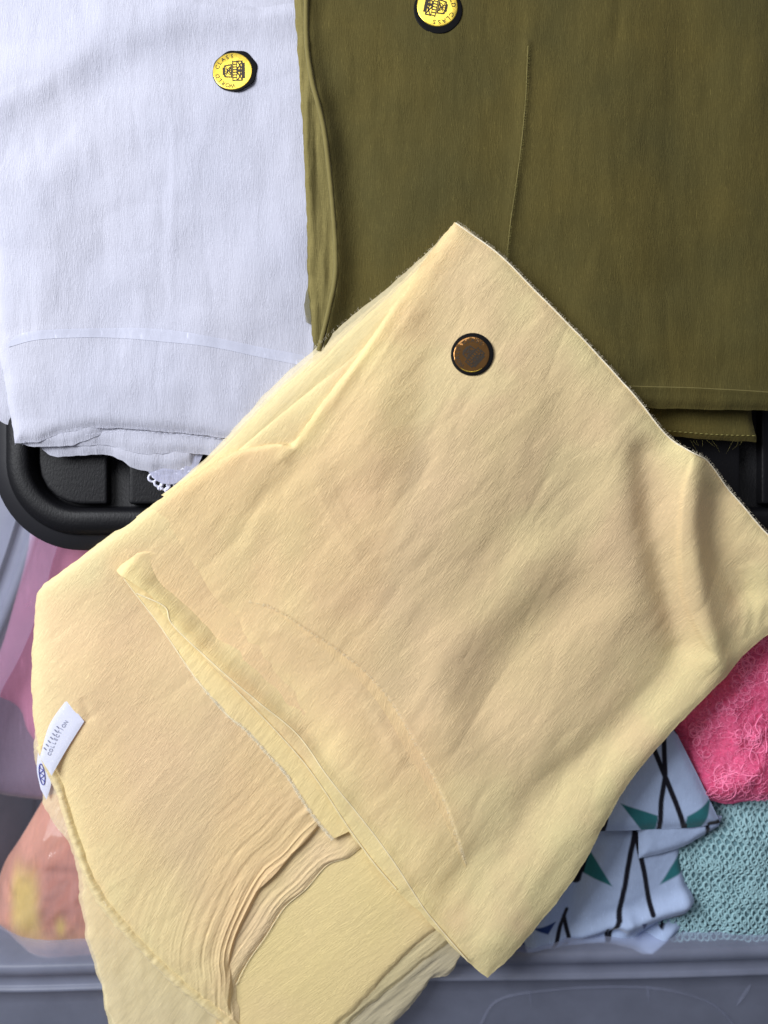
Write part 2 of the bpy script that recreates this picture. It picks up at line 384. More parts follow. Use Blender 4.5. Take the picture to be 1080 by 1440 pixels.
def ringloft(prof):
    V = []; n = len(RW)
    for d, z in prof:
        q = RW + NO * d; V.append(np.c_[q, np.full(n, z)])
    V = np.vstack(V); i = np.arange(len(prof) - 1)[:, None] * n; j = np.arange(n)[None]; j2 = (j + 1) % n
    F = np.stack([(i + j).ravel(), (i + j2).ravel(), (i + n + j2).ravel(), (i + n + j).ravel()], 1)
    return V, F
storage_bin = thing('storage_bin', 'frosted clear plastic storage bin holding the folded scarves under the black lid', 'storage bin', loc=(0, 0, 0))
V, F = ringloft([(-.022, FZ + .004), (-.019, FZ + .008), (-.006, -.05), (-.002, -.034), (0, ZR - .003), (.0012, ZR - .0004), (.004, ZR), (.0075, ZR - .0005), (.0085, ZR - .0022)])
n = len(RW); bot = len(V); V = np.vstack([V, [[RW[:, 0].mean(), RW[:, 1].mean(), FZ + .004]]])
Fl = F.tolist() + [[bot, (k + 1) % n, k] for k in range(n)]
new_mesh('bin_wall', V, Fl, M_bin, storage_bin)
V, F = ringloft([(.0085, ZR - .0022), (.0095, ZR - .0042), (.016, ZR - .0045), (.0172, ZR - .0038), (.018, ZR - .0018), (.0195, ZR - .0016), (.021, ZR - .0035), (.030, ZR - .0058), (.060, ZR - .0125), (.085, ZR - .018), (.088, ZR - .021), (.088, ZR - .028), (.085, ZR - .028)])
new_mesh('rim', V, F, M_bin, storage_bin)
def rim_pt(px, py, z): x, y = at(px, py, z); return (x, y, z)
for (x0, y0, x1, y1, r) in [(744, 1391, 747, 1413, 3), (911, 1386, 912, 1408, 3), (1056, 1384, 1036, 1414, 3.5), (585, 1392, 588, 1415, 3)]:
    P = np.array([rim_pt(x0 + (x1 - x0) * t, y0 + (y1 - y0) * t, ZR - .0050 - t * .0035) for t in np.linspace(0, 1, 8)])
    V, F = tube_v(P, np.array([.3, .8, 1, 1, 1, .9, .7, .2]) * r * S * .8)
    new_mesh('reinforcing_rib', V, F, M_bin_arc, storage_bin)
C = catmull([(672, 1450), (700, 1408), (770, 1394), (850, 1389), (930, 1392), (1000, 1412), (1040, 1450)], 60)
P = np.array([rim_pt(a, b, ZR - .0040 - max(0, (b - 1388)) * .00011) for a, b in C])
P[:, 2] -= .0009; V, F = tube_v(P, .0011); new_mesh('handle_ridge', V, F, M_bin_arc, storage_bin)

# ------------------------------------------------------------------ black lid
lid = thing('bin_lid', 'black ribbed plastic lid with rounded corner under the white and olive scarves', 'lid')
def rrect(x0, y0, x1, y1, r, n=16):
    out = []
    for (cx_, cy_, a0) in ((x1 - r, y1 - r, 0), (x0 + r, y1 - r, 90), (x0 + r, y0 + r, 180), (x1 - r, y0 + r, 270)):
        for k in range(n):
            a = math.radians(a0 + 90 * k / (n - 1)); out.append((cx_ + r * math.cos(a), cy_ + r * math.sin(a)))
    return out
def lidloft(prof):
    """profile rows: inset from the outer edge in photo pixels, level"""
    V = []; n = 64
    for ins, z in prof:
        R = rrect(-20 + ins, -160 + ins, 1230 - ins, 775 - ins, max(128 - ins, 20))
        for px, py in R: V.append((*at(px, py, 0), z))
    i = np.arange(len(prof) - 1)[:, None] * n; j = np.arange(n)[None]; j2 = (j + 1) % n
    F = np.stack([(i + j).ravel(), (i + j2).ravel(), (i + n + j2).ravel(), (i + n + j).ravel()], 1)
    return np.array(V), F
V, F = lidloft([(3, -.0225), (0, -.0215), (0, -.0095), (1.5, -.0082), (20, -.0075), (22, -.0068)]); new_mesh('flange', V, F, M_lid_s, lid)
V, F = lidloft([(22, -.0068), (23, -.0055), (26, -.0035), (31, -.0014), (38, -.0002), (46, 0), (53, -.0004), (57, -.0016), (59, -.004), (61, -.0125), (64, -.0138)])
n0 = len(V); R = 64; V = np.vstack([V, [[*at(600, 300, 0), -.0138]]])
new_mesh('rim', V, F.tolist() + [[n0, n0 - 64 + k, n0 - 64 + (k + 1) % 64] for k in range(64)], M_lid, lid)
xs = [66, 148] ; pan = [(48, 146), (176, 300), (328, 450), (478, 600), (628, 750), (778, 900), (928, 1048), (1078, 1160)]
for (x0, x1) in pan:
    V = []
    rows = [(0, -.0137), (0.6, -.0076), (1.2, -.0069), (2.2, -.0066), (5, -.0065)]
    for ins, z in rows:
        rl = [3, 58 if x0 == 48 else 3, 3, 3]; xa, ya, xb, yb = x0 + ins, -90 + ins, x1 - ins, 709 - ins
        for (cx_, cy_, a0, r_) in ((xb - rl[0], yb - rl[0], 0, rl[0]), (xa + rl[1], yb - rl[1], 90, rl[1]), (xa + rl[2], ya + rl[2], 180, rl[2]), (xb - rl[3], ya + rl[3], 270, rl[3])):
            for k in range(6):
                a = math.radians(a0 + 18 * k); V.append((*at(cx_ + r_ * math.cos(a), cy_ + r_ * math.sin(a), 0), z))
    n = 24; F = []
    for i in range(len(rows) - 1):
        for k in range(n): F.append((i * n + k, i * n + (k + 1) % n, (i + 1) * n + (k + 1) % n, (i + 1) * n + k))
    F.append(tuple(range((len(rows) - 1) * n, len(rows) * n)))
    new_mesh('panel', V, F, M_lid, lid)

# ------------------------------------------------------------------ things in the bin
BOT = FZ + .012
def lev(z): return lambda X, Y: np.full(np.shape(X), z)
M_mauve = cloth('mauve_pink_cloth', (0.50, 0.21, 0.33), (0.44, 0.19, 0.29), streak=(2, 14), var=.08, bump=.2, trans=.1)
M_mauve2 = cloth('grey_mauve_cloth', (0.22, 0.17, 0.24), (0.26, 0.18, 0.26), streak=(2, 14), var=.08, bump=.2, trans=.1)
mv = thing('mauve_scarf', 'folded mauve pink scarf at the left wall of the clear bin', 'scarf')
patch('upper_fold', [(10, 640), (340, 640)], [(340, 640), (340, 1080)], [(-40, 985), (10, 1015), (60, 1062), (340, 1080)], [(10, 640), (30, 740), (-5, 880), (-40, 985)], 8,
      lev(-.046), lambda X, Y: .004 * fbm(X / 90, Y / 90, 4) - .012 * sstep(110, 0, X), M_mauve, mv, droop=(6, 14), skirt=BOT)
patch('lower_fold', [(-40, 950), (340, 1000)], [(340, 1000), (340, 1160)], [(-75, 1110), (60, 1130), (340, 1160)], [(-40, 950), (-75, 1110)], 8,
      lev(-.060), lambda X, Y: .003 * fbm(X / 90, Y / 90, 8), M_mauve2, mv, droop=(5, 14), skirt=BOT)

# peach scarf in a clear bag
def blot(X, Y):
    c = np.zeros(X.shape + (4,)); c[..., :3] = (0.55, 0.40, 0.07)
    c[..., 3] = .85 * np.exp(-((X - 42 - (Y - 1260) * .05) / 24) ** 4 - ((Y - 1262) / 48) ** 4) + .8 * np.exp(-((X - 94) / 7) ** 2 - ((Y - 1292) / 14) ** 2)
    c[..., 3] += .25 * np.exp(-((X - 70) / 60) ** 2 - ((Y - 1320) / 20) ** 2)
    return c
M_peach = cloth('peach_cloth', (0.52, 0.22, 0.13), (0.45, 0.17, 0.13), streak=(2, 9), var=.08, bump=.2, trans=.1, attr=True)
pk = thing('bagged_scarf', 'peach and yellow scarf in a clear plastic bag beside the front rim', 'scarf')
pT, pR, pB, pL = [(58, 1118), (150, 1090), (260, 1110)], [(260, 1110), (280, 1348)], [(-25, 1310), (25, 1338), (60, 1349), (150, 1345), (280, 1348)], [(58, 1118), (25, 1180), (-8, 1230), (-25, 1310)]
pz = lambda X, Y: .012 * sstep(-30, 80, X) * sstep(1120, 1200, Y) + .003 * fbm(X / 40, Y / 40, 2)
patch('folded_fabric', pT, pR, pB, pL, 4, lev(-.055), pz, M_peach, pk, droop=(14, 22), skirt=BOT, color=blot)
M_bag = plain('clear_bag_film', (0.75, 0.72, 0.75), .1, alpha=.12, spec=1.0)
patch('plastic_bag', pT, pR, pB, pL, 3, lev(-.0525), lambda X, Y: pz(X, Y) + .0035 * np.abs(fbm((X + .6 * Y) / 34, (Y - .4 * X) / 60, 11)) , M_bag, pk, droop=(14, 22), skirt=BOT)

# teal net scarf
M_teal = cloth('teal_cloth', (0.16, 0.28, 0.32), (0.14, 0.26, 0.30), streak=(6, 14), var=.15, bump=.3, trans=.1)
M_net = plain('teal_net_yarn', (0.28, 0.45, 0.49), .8, spec=.2)
tl = thing('net_scarf', 'pale teal open net scarf in the front right of the clear bin', 'scarf')
tz = lambda X, Y: .009 * sstep(965, 1060, X) * sstep(1345, 1250, Y) - .006 * sstep(1180, 1120, Y) + .0035 * fbm(X / 55, Y / 55, 6)
patch('backing', [(870, 1080), (1230, 1080)], [(1230, 1080), (1235, 1330)], [(850, 1335), (1235, 1330)], [(870, 1080), (850, 1335)], 6, lev(-.041), tz, M_teal, tl, droop=(10, 20), skirt=BOT)
parts = []
cw, ch = 8.6, 11.5
import itertools
for r_ in range(-3, 32):
    for c_ in range(-2, 32):
        bx_ = 945 + (c_ + (r_ % 2) * .5) * cw * 1.1; by_ = 1115 + r_ * ch * .62
        if by_ > 1321 or bx_ > 1200: continue
        jx, jy = random.uniform(-1.3, 1.3) + 3 * float(vnoise(bx_ / 40, by_ / 40, 2)), random.uniform(-1.3, 1.3) + 5 * float(vnoise(bx_ / 35, by_ / 35, 7))
        a = np.linspace(0, 2 * math.pi, 9)[:-1]
        hx = bx_ + jx + cw * .50 * np.sign(np.cos(a)) * np.abs(np.cos(a)) ** .9 + .15 * ch * .5 * np.sin(a); hy = by_ + jy + ch * .56 * np.sin(a)
        z = -.041 + tz(hx, hy) + .0008 + .0003 * np.sin(a + r_)
        x, y = at(hx, hy, -.041)
        parts.append(tube_v(np.stack([x, y, z], 1), 0.00072 * random.uniform(.6, 1.3), 6, True))
V, F = join(parts); o = new_mesh('net_mesh', V, F, M_net, tl, np.zeros((len(V), 2))); o['kind'] = 'stuff'

# pink lace scarf
M_pink = cloth('hot_pink_cloth', (0.96, 0.13, 0.33), (0.94, 0.11, 0.30), streak=(6, 12), var=.2, bump=.5, trans=.2)
M_pink2 = plain('pink_lace_thread', (0.98, 0.27, 0.47), .6, spec=.3)
M_pinkveil = cloth('pink_lace_veil', (0.98, 0.21, 0.42), (0.97, 0.18, 0.38), alpha=.55, streak=(14, 16), var=.2, bump=.5, trans=.3, avar=.3)
pkl = thing('lace_scarf', 'hot pink lace scarf with netted flowers at the right of the clear bin', 'scarf')
lz = lambda X, Y: .012 * sstep(940, 1040, X) - .004 * sstep(1090, 1130, Y) + .006 * fbm(X / 60, Y / 60, 5) + .0015 * fbm(X / 14, Y / 14, 15)
lT, lR, lB, lL = [(890, 930), (1060, 860), (1220, 780)], [(1220, 780), (1225, 1118)], [(985, 1120), (1020, 1131), (1060, 1126), (1120, 1124), (1225, 1118)], [(890, 930), (945, 1020), (985, 1120)]
patch('folded_fabric', lT, lR, lB, lL, 3, lev(-.035), lz, M_pink, pkl, droop=(9, 14), skirt=BOT)
patch('lace_veil', lT, lR, lB, lL, 3, lev(-.0335), lambda X, Y: lz(X, Y) + .001 * np.abs(fbm(X / 10, Y / 10, 25)), M_pinkveil, pkl, droop=(9, 14))
parts = []
rr = np.random.RandomState(12)
def lace_line(C, rad):
    z = -.035 + lz(C[:, 0], C[:, 1]) + .0017 + .0003 * rr.rand(); x, y = at(C[:, 0], C[:, 1], -.035)
    de = sstep(1132, 1112, C[:, 1]); z = z - .008 * (1 - de)
    parts.append(tube_v(np.stack([x, y, z], 1), rad, 4))
def in_lace(C): return C[:, 1].max() < 1124 and C[:, 1].min() > 850 and not (C[:, 0] < 952 + (C[:, 1] - 985) * .28).any()
for k in range(42):      # flowers: petals round a centre
    x0, y0 = rr.uniform(955, 1125), rr.uniform(895, 1118); npet = rr.randint(4, 7); R0 = rr.uniform(10, 19); ph = rr.uniform(0, 6)
    for q in range(npet):
        a0 = ph + q * 2 * math.pi / npet + rr.normal(0, .12); L = R0 * rr.uniform(.8, 1.1); wd = L * rr.uniform(.28, .42)
        t = np.linspace(0, 2 * math.pi, 18); lx = L * .55 * (1 - np.cos(t)); ly = wd * np.sin(t) * (1 - .3 * np.cos(t))
        C = np.stack([x0 + lx * math.cos(a0) - ly * math.sin(a0), y0 + lx * math.sin(a0) + ly * math.cos(a0)], 1) + rr.normal(0, .35, (18, 2))
        if in_lace(C): lace_line(C, .00026 * rr.uniform(.6, 1.3))
for r_ in range(36):     # net ground between the flowers
    for c_ in range(24):
        x0 = 945 + (c_ + .5 * (r_ % 2)) * 8 + rr.normal(0, 1); y0 = 890 + r_ * 6.8 + rr.normal(0, 1)
        for a0 in (-.6, .6, 1.57):
            a1 = a0 + rr.normal(0, .25); t = np.linspace(0, 1, 4); L = 7.5
            C = np.stack([x0 + L * t * math.cos(a1), y0 + L * t * math.sin(a1)], 1)
            if rr.rand() < .8 and in_lace(C): lace_line(C, .00012 * rr.uniform(.7, 1.4))
for k in range(26):      # stems
    x0, y0 = rr.uniform(960, 1110), rr.uniform(900, 1100); a0 = rr.uniform(0, 6.3); t = np.linspace(0, 1, 14); L = rr.uniform(25, 55); bend = rr.uniform(-14, 14)
    C = np.stack([x0 + L * t * math.cos(a0) - bend * np.sin(t * 3.1) * math.sin(a0), y0 + L * t * math.sin(a0) + bend * np.sin(t * 3.1) * math.cos(a0)], 1)
    if in_lace(C): lace_line(C, .00034 * rr.uniform(.7, 1.3))
V, F = join(parts); o = new_mesh('lace_threads', V, F, M_pink2, pkl, np.zeros((len(V), 2))); o['kind'] = 'stuff'

# printed scarf
BLK, TEA, BLU = (0.006, 0.006, 0.012), (0.02, 0.13, 0.15), (0.01, 0.035, 0.15)
def inside(X, Y, poly):
    P = np.array(poly, float); m = np.zeros(X.shape, bool); j = len(P) - 1
    for i in range(len(P)):
        xi, yi = P[i]; xj, yj = P[j]
        m ^= ((yi > Y) != (yj > Y)) & (X < (xj - xi) * (Y - yi) / (yj - yi + 1e-9) + xi); j = i
    return m
def printer(lines, tris):
    def f(X, Y):
        c = np.zeros(X.shape + (4,))
        for colr, poly in tris:
            d, _, _ = dpoly(X, Y, list(poly) + [poly[0]]); sd = np.where(inside(X, Y, poly), -d, d)
            m = sstep(1.2, -1.2, sd); c[..., :3] = np.where((m > 0.02)[..., None], np.array(colr), c[..., :3]); c[..., 3] = np.maximum(c[..., 3], m)
        for wd, pl in lines:
            d, _, _ = dpoly(X, Y, pl); m = sstep(wd + 1, wd - 1, d)
            c[..., :3] = np.where((m > .02)[..., None], np.array(BLK), c[..., :3]); c[..., 3] = np.maximum(c[..., 3], m)
        return c
    return f
M_print = cloth('printed_pale_cloth', (0.37, 0.46, 0.66), (0.35, 0.44, 0.64), streak=(8, 30), var=.04, bump=.15, trans=.08, attr=True)
pr = thing('printed_scarf', 'pale blue white scarf printed with black lines and teal triangles', 'scarf')
gz = lambda X, Y: feats(X, Y, [('r', [(985, 1262), (930, 1278), (880, 1300)], 7, 13), ('r', [(975, 1296), (935, 1300), (905, 1318)], -5, 7), ('r', [(960, 1312), (930, 1325), (905, 1345)], 5, 9),
     ('r', [(830, 1200), (810, 1260), (800, 1320)], -4, 14), ('r', [(770, 1270), (745, 1330)], 4, 16), ('r', [(880, 1290), (800, 1318), (700, 1335)], 4, 10), ('r', [(870, 1308), (800, 1333)], -3, 7), ('r', [(900, 1190), (880, 1260)], 2, 30), ('r', [(955, 1190), (965, 1250)], 2, 16)]) + .0015 * fbm(X / 40, Y / 40, 31)
low_print = printer([(3.6, [(892, 1168), (880, 1230), (868, 1288)]), (3.6, [(892, 1168), (905, 1225), (914, 1280)]), (2.8, [(868, 1288), (862, 1302), (852, 1338)]), (2.6, [(853, 1305), (855, 1338)]),
     (2.6, [(972, 1282), (945, 1288), (932, 1306)]), (2.8, [(975, 1300), (945, 1325), (912, 1342)]), (3.2, [(798, 1282), (788, 1305), (778, 1330)]), (3.2, [(794, 1290), (800, 1318)]), (2.2, [(700, 1340), (760, 1342), (800, 1332)]), (7, [(812, 1238), (826, 1190)])],
    [(TEA, [(826, 1190), (860, 1245), (815, 1228)]), (TEA, [(957, 1196), (966, 1222), (927, 1244)]), (BLU, [(898, 1292), (906, 1292), (906, 1308)]), (BLU, [(718, 1330), (735, 1318), (742, 1344), (712, 1348)]), (BLU, [(748, 1302), (782, 1296), (770, 1312)])])
patch('lower_fold', [(800, 1140), (880, 1150), (958, 1160)], [(958, 1160), (966, 1230), (976, 1276), (955, 1312), (917, 1346)], [(690, 1346), (780, 1342), (850, 1334), (917, 1346)], [(800, 1140), (745, 1260), (690, 1346)], 1.6,
      lev(-.037), lambda X, Y: gz(X, Y) + .006 * sstep(1345, 1300, Y) * 0, M_print, pr, droop=(7, 8), skirt=BOT, color=low_print)
patch('turned_edge', [(900, 1120), (1018, 1150)], [(1018, 1150), (1013, 1164)], [(900, 1210), (958, 1195), (985, 1181), (1013, 1164)], [(900, 1120), (900, 1210)], 2,
      lev(-.030), lambda X, Y: .001 * fbm(X / 30, Y / 30, 3), M_print, pr, droop=(3, 6), color=printer([(3.2, [(994, 1160), (1000, 1182)])], []))
up_print = printer([(3.6, [(933, 1035), (935, 1090), (930, 1130), (929, 1175)]), (3.6, [(912, 1035), (935, 1092), (950, 1128), (966, 1172)]), (4, [(852, 1145), (848, 1180)]), (4, [(1000, 1160), (1015, 1158)]), (4, [(942, 1012), (955, 1030)])],
    [(TEA, [(872, 1129), (926, 1148), (924, 1170), (904, 1170)]), (TEA, [(1003, 1124), (966, 1148), (964, 1168), (988, 1166)])])
patch('upper_fold', [(860, 980), (945, 1016)], [(945, 1016), (985, 1095), (1016, 1160)], [(800, 1176), (850, 1171), (950, 1168), (1016, 1160)], [(860, 980), (830, 1080), (800, 1176)], 1.6,
      lev(-.026), lambda X, Y: .0015 * fbm(X / 60, Y / 60, 13) + feats(X, Y, [('r', [(945, 1100), (990, 1150)], 1.0, 14), ('r', [(880, 1090), (890, 1160)], 1.2, 20)]), M_print, pr, droop=(3, 9), color=up_print)

# ------------------------------------------------------------------ stickers
def glyph(ch):
    c = bpy.data.curves.new('g', 'FONT'); c.body = ch; c.align_x = 'CENTER'; c.align_y = 'CENTER'; c.size = 1; c.resolution_u = 3; c.offset = .012
    ob = bpy.data.objects.new('g', c); COL.objects.link(ob)
    bpy.context.view_layer.update()
    me = bpy.data.meshes.new_from_object(ob.evaluated_get(bpy.context.evaluated_depsgraph_get()))
    V = np.array([v.co[:] for v in me.vertices]); F = [list(p.vertices) for p in me.polygons]
    bpy.data.objects.remove(ob); bpy.data.meshes.remove(me); bpy.data.curves.remove(c)
    return V, F
GL = {}
def text_mesh(placed):
    """placed: (char, x, y, angle, size)"""
    V, F = [], []
    for ch, x, y, a, s in placed:
        if ch not in GL: GL[ch] = glyph(ch)
        gv, gf = GL[ch]; o = len(V)
        for p in gv: V.append((x + s * (p[0] * math.cos(a) - p[1] * math.sin(a)), y + s * (p[0] * math.sin(a) + p[1] * math.cos(a)), 0))
        F += [[i + o for i in f] for f in gf]
    return V, F
def gold(name, c, r, bs=.2):
    m, nt, out = mat(name); L = nt.links.new
    p = N(nt, 'ShaderNodeBsdfPrincipled'); p.inputs['Metallic'].default_value = .85; p.inputs['Roughness'].default_value = r
    tc = N(nt, 'ShaderNodeTexCoord'); n = N(nt, 'ShaderNodeTexNoise'); n.inputs['Scale'].default_value = 160; n.inputs['Detail'].default_value = 2; L(tc.outputs['Object'], n.inputs['Vector'])
    b = N(nt, 'ShaderNodeBump'); b.inputs['Strength'].default_value = bs; b.inputs['Distance'].default_value = .0012; L(n.outputs['Fac'], b.inputs['Height']); L(b.outputs[0], p.inputs['Normal'])
    p.inputs['Base Color'].default_value = (*c, 1); L(p.outputs[0], out.inputs[0]); return m
M_gold = gold('gold_foil', (0.95, 0.70, 0.10), .3)
M_gold_d = gold('gold_foil_dark_reflection', (0.36, 0.18, 0.06), .12, .6)  # same gold foil, its dark reflection put into the base colour
M_blk = plain('black_sticker_vinyl', (0.003, 0.003, 0.004), .6, spec=.12)
M_ink = plain('dark_sticker_ink', (0.025, 0.016, 0.008), .5)

def disc(r, z, dome, n=64, jag=None):
    V = []; F = []
    rows = [(1.0, z - .0002), (1.0, z), (.96, z + .0001), (.6, z + dome * .7), (.25, z + dome * .95)]
    for q, zz in rows:
        for k in range(n):
            a = 2 * math.pi * k / n; rr_ = r * q * ((jag(a) if (jag and q > .9) else 1)); V.append((rr_ * math.cos(a), rr_ * math.sin(a), zz))
    V.append((0, 0, z + dome)); c = len(V) - 1
    for i in range(len(rows) - 1):
        for k in range(n): F.append((i * n + k, i * n + (k + 1) % n, (i + 1) * n + (k + 1) % n, (i + 1) * n + k))
    for k in range(n): F.append(((len(rows) - 1) * n + k, (len(rows) - 1) * n + (k + 1) % n, c))
    return V, F

def sticker(parent, px, py, zb, rot, r_out, r_in, off, gm, zfull, jag=None, ring=None):
    z = float(zfull(np.array([px]), np.array([py]))[0]) + .0004; x, y = at(px, py, zb)
    e = 14.0; k = S
    g = lambda a, b: float(zfull(np.array([a]), np.array([b]))[0])
    sx = (g(px + e, py) - g(px - e, py)) / (2 * e * k); sy = (g(px, py - e) - g(px, py + e)) / (2 * e * k)
    nrm = Vector((-sx, -sy, 1)).normalized()
    M = Matrix.Translation((x, y, z)) @ Vector((0, 0, 1)).rotation_difference(nrm).to_matrix().to_4x4()
    def add(name, V, F, m, par):
        o = new_mesh(name, V, F, m, None, smooth=False); o.parent = par
        if par is st_box[0] or par is None: pass
        return o
    V, F = disc(r_out * S, 0, .00025, 64, jag)
    st = new_mesh('sticker', V, F, M_blk, None, smooth=True); st.matrix_world = M; st.parent = parent
    ox, oy = off[0] * S, -off[1] * S
    V, F = disc(r_in * S, .00032, .00025, 64); V = [(a + ox, b + oy, c) for a, b, c in V]
    new_mesh('gold_face', V, F, gm, st)
    R = r_in * S
    if ring:
        t = np.linspace(ring[0], ring[1], 30); P = np.stack([ox + R * .965 * np.cos(t), oy + R * .965 * np.sin(t), np.full(30, .00036)], 1)
        Vr, Fr = tube_v(P, np.sin(np.linspace(.1, 3.04, 30)) * .00028); new_mesh('gold_edge', Vr, Fr, M_gold, st)
    txt = 'WORLD CLASS'; pl = []
    span = math.radians(178); 
    for i, ch in enumerate(txt):
        if ch == ' ': continue
        a = rot + span / 2 - span * i / (len(txt) - 1)
        pl.append((ch, ox + R * .79 * math.cos(a), oy + R * .79 * math.sin(a), a - math.pi / 2, R * .30))
    V, F = text_mesh(pl); V = [(a, b, 0.00045 + .00025 * (1 - ((a - ox) ** 2 + (b - oy) ** 2) / R ** 2)) for a, b, c in V]
    o = new_mesh('lettering', V, F, M_ink, st, smooth=False); o['kind'] = 'stuff'
    # crest, upright frame: units of R
    V, F = [], []
    ca, sa = math.cos(rot - math.pi / 2), math.sin(rot - math.pi / 2)
    def q(pts):
        o0 = len(V)
        for a, b in pts:
            a *= R; b *= R; V.append((ox + a * ca - b * sa, oy + a * sa + b * ca, 0.00047 + .00025 * (1 - (a * a + b * b) / R ** 2)))
        F.append(list(range(o0, o0 + len(pts))))
    def ln(a, b, t=.022):
        dx, dy = b[0] - a[0], b[1] - a[1]; l = math.hypot(dx, dy); nx, ny = -dy / l * t, dx / l * t
        q([(a[0] + nx, a[1] + ny), (a[0] - nx, a[1] - ny), (b[0] - nx, b[1] - ny), (b[0] + nx, b[1] + ny)])
    def box(x0, y0, x1, y1): q([(x0, y0), (x1, y0), (x1, y1), (x0, y1)])
    box(-.20, .40, .20, .50)                                   # cap
    for a, b in (((-.34, .02), (-.30, .40)), ((.34, .02), (.30, .40)), ((-.30, .40), (.30, .40)), ((-.34, .05), (.34, .05))): ln(a, b, .03)
    for k in range(5):
        t = k / 4; ln((-.30 + .6 * t, .38), (.28 - .5 * t, .06), .016)
    for k in range(9):
        a0 = math.pi * k / 8; a1 = math.pi * (k + 1) / 8
        if k < 8:
            for rr_ in (.20, .11): ln((rr_ * math.cos(a0), .07 + rr_ * math.sin(a0)), (rr_ * math.cos(a1), .07 + rr_ * math.sin(a1)), .016)
    box(-.56, -.04, .56, .01); box(-.56, -.24, .56, -.20)      # ribbon
    for k in range(8): box(-.54 + k * .145, -.20, -.49 + k * .145, -.04)
    for a, b in (((-.52, -.24), (-.52, -.52)), ((.52, -.24), (.52, -.52)), ((-.52, -.50), (.52, -.50)), ((-.5, -.26), (-.1, -.5)), ((-.1, -.26), (-.5, -.5)), ((.5, -.26), (.1, -.5)), ((.1, -.26), (.5, -.5)), ((-.2, -.25), (.2, -.25)), ((-.3, -.4), (.3, -.4))): ln(a, b, .03)
    box(-.07, -.5, .07, -.26); box(-.42, -.64, .42, -.53)      # base
    o = new_mesh('crest', V, F, M_ink, st, smooth=False); o['kind'] = 'stuff'
    return st
st_box = [None]

# ------------------------------------------------------------------ white scarf
ws = thing('white_scarf', 'folded white crinkled scarf with a gold sticker on the black lid', 'scarf')
WB = lambda X, Y: .010 + 0 * X
WF = [('a', [(-40, 170), (0, 145), (60, 116), (130, 68), (200, 42), (300, 24), (420, 10)], 3.2, 30, 60), ('r', [(20, 210), (120, 130), (230, 80), (330, 60)], -1.5, 40),
      ('r', [(245, 180), (243, 320), (238, 460)], .22, 5), ('r', [(-30, 260), (60, 330), (60, 470)], 2.5, 70), ('r', [(150, 330), (330, 300)], -1.5, 70), ('r', [(330, 440), (420, 300), (420, 120)], 1.8, 50),
      ('r', [(-10, 497), (40, 469), (150, 462), (230, 464), (300, 475), (370, 489), (440, 502)], .25, 6),
      ('r', [(40, 545), (160, 540), (330, 560)], 1.2, 35)]
def WR(X, Y): return feats(X, Y, WF) + .0022 * fbm(X / 120, Y / 120, 21) + .00006 * fbm(X / 5, Y / 30, 23) + .00012 * fbm(X / 22, Y / 70, 24) + .0012 * np.abs(fbm(X / 70, Y / 170, 26, 3)) + .0008 * np.abs(fbm(X / 150, Y / 60, 28, 2))
WR0 = lambda X, Y: feats(X, Y, WF[:6]) + .0022 * fbm(X / 120, Y / 120, 21)
patch('top_fold', [(-60, -40), (150, -20), (320, 2), (368, 9), (410, 4), (470, 0)], [(470, 0), (480, 330), (490, 645)], [(19, 624), (34, 622), (55, 620), (83, 609), (110, 604), (135, 601), (200, 604), (300, 614), (490, 645)],
      [(-60, -40), (-18, 300), (-4, 480), (8, 560), (19, 624)], 2.5, WB, WR, M_whi, ws, grain=90, droop=(3.0, 9), edge_wave=2)
low = [('inner_fold', [(20, 600), (30, 623), (60, 629), (98, 627), (120, 618), (160, 606), (230, 612), (300, 618), (490, 650)], -.0022, M_whi),
       ('inner_fold', [(24, 600), (33, 622), (55, 629), (92, 628), (150, 625), (194, 636), (300, 640), (490, 660)], -.0040, M_whi),
       ('inner_fold', [(30, 600), (56, 630), (69, 640), (97, 642), (150, 639), (167, 647), (192, 660), (239, 662), (264, 657), (276, 640), (330, 645), (490, 665)], -.0065, M_whi),
       ('bottom_fold', [(-14, 560), (-6, 585), (6, 594), (20, 600), (100, 620), (200, 630), (490, 665)], -.0100, M_whi)]
for nm, b, dz, m in low:
    patch(nm, [(-60, 250), (480, 250)], [(480, 250), b[-1]], b, [(-60, 250), (-20, 400), b[0]], 4, lambda X, Y, dz=dz: WB(X, Y) + dz, lambda X, Y, dz=dz: WR0(X, Y) + .0006 * fbm(X / 18, Y / 60, 7 + int(dz * -10000)), m, ws, droop=(2.4, 9), edge_wave=3, seed=int(-dz * 9000), dsides='bl')
patch('underside_fold', [(-50, -30), (460, 0)], [(460, 0), (470, 620)], [(20, 590), (200, 615), (470, 620)], [(-50, -30), (20, 590)], 12, lambda X, Y: WB(X, Y) - .0135, WR0, M_whi, ws, droop=(3, 12))
patch('hem_band', [(12, 485), (40, 469), (150, 462), (230, 464), (300, 475), (370, 489), (440, 502)], [(440, 502), (440, 517)], [(14, 489), (60, 479), (150, 475), (230, 481), (300, 489), (370, 503), (440, 517)], [(12, 485), (14, 489)], 2, WB, lambda X, Y: WR(X, Y) + .0002, M_whi_band, ws)
stitches('stitching', [(120, 612), (180, 606), (300, 616), (400, 632)], WB, WR, -.0004, .00018, M_whi_thread, ws)
fringe('frayed_edge', [(19, 624), (55, 620), (110, 604), (200, 604), (300, 614)], lambda X, Y: WB(X, Y) - .0022, WR0, M_whi_thread, ws, 3, .35, 1, .00004)
parts = []
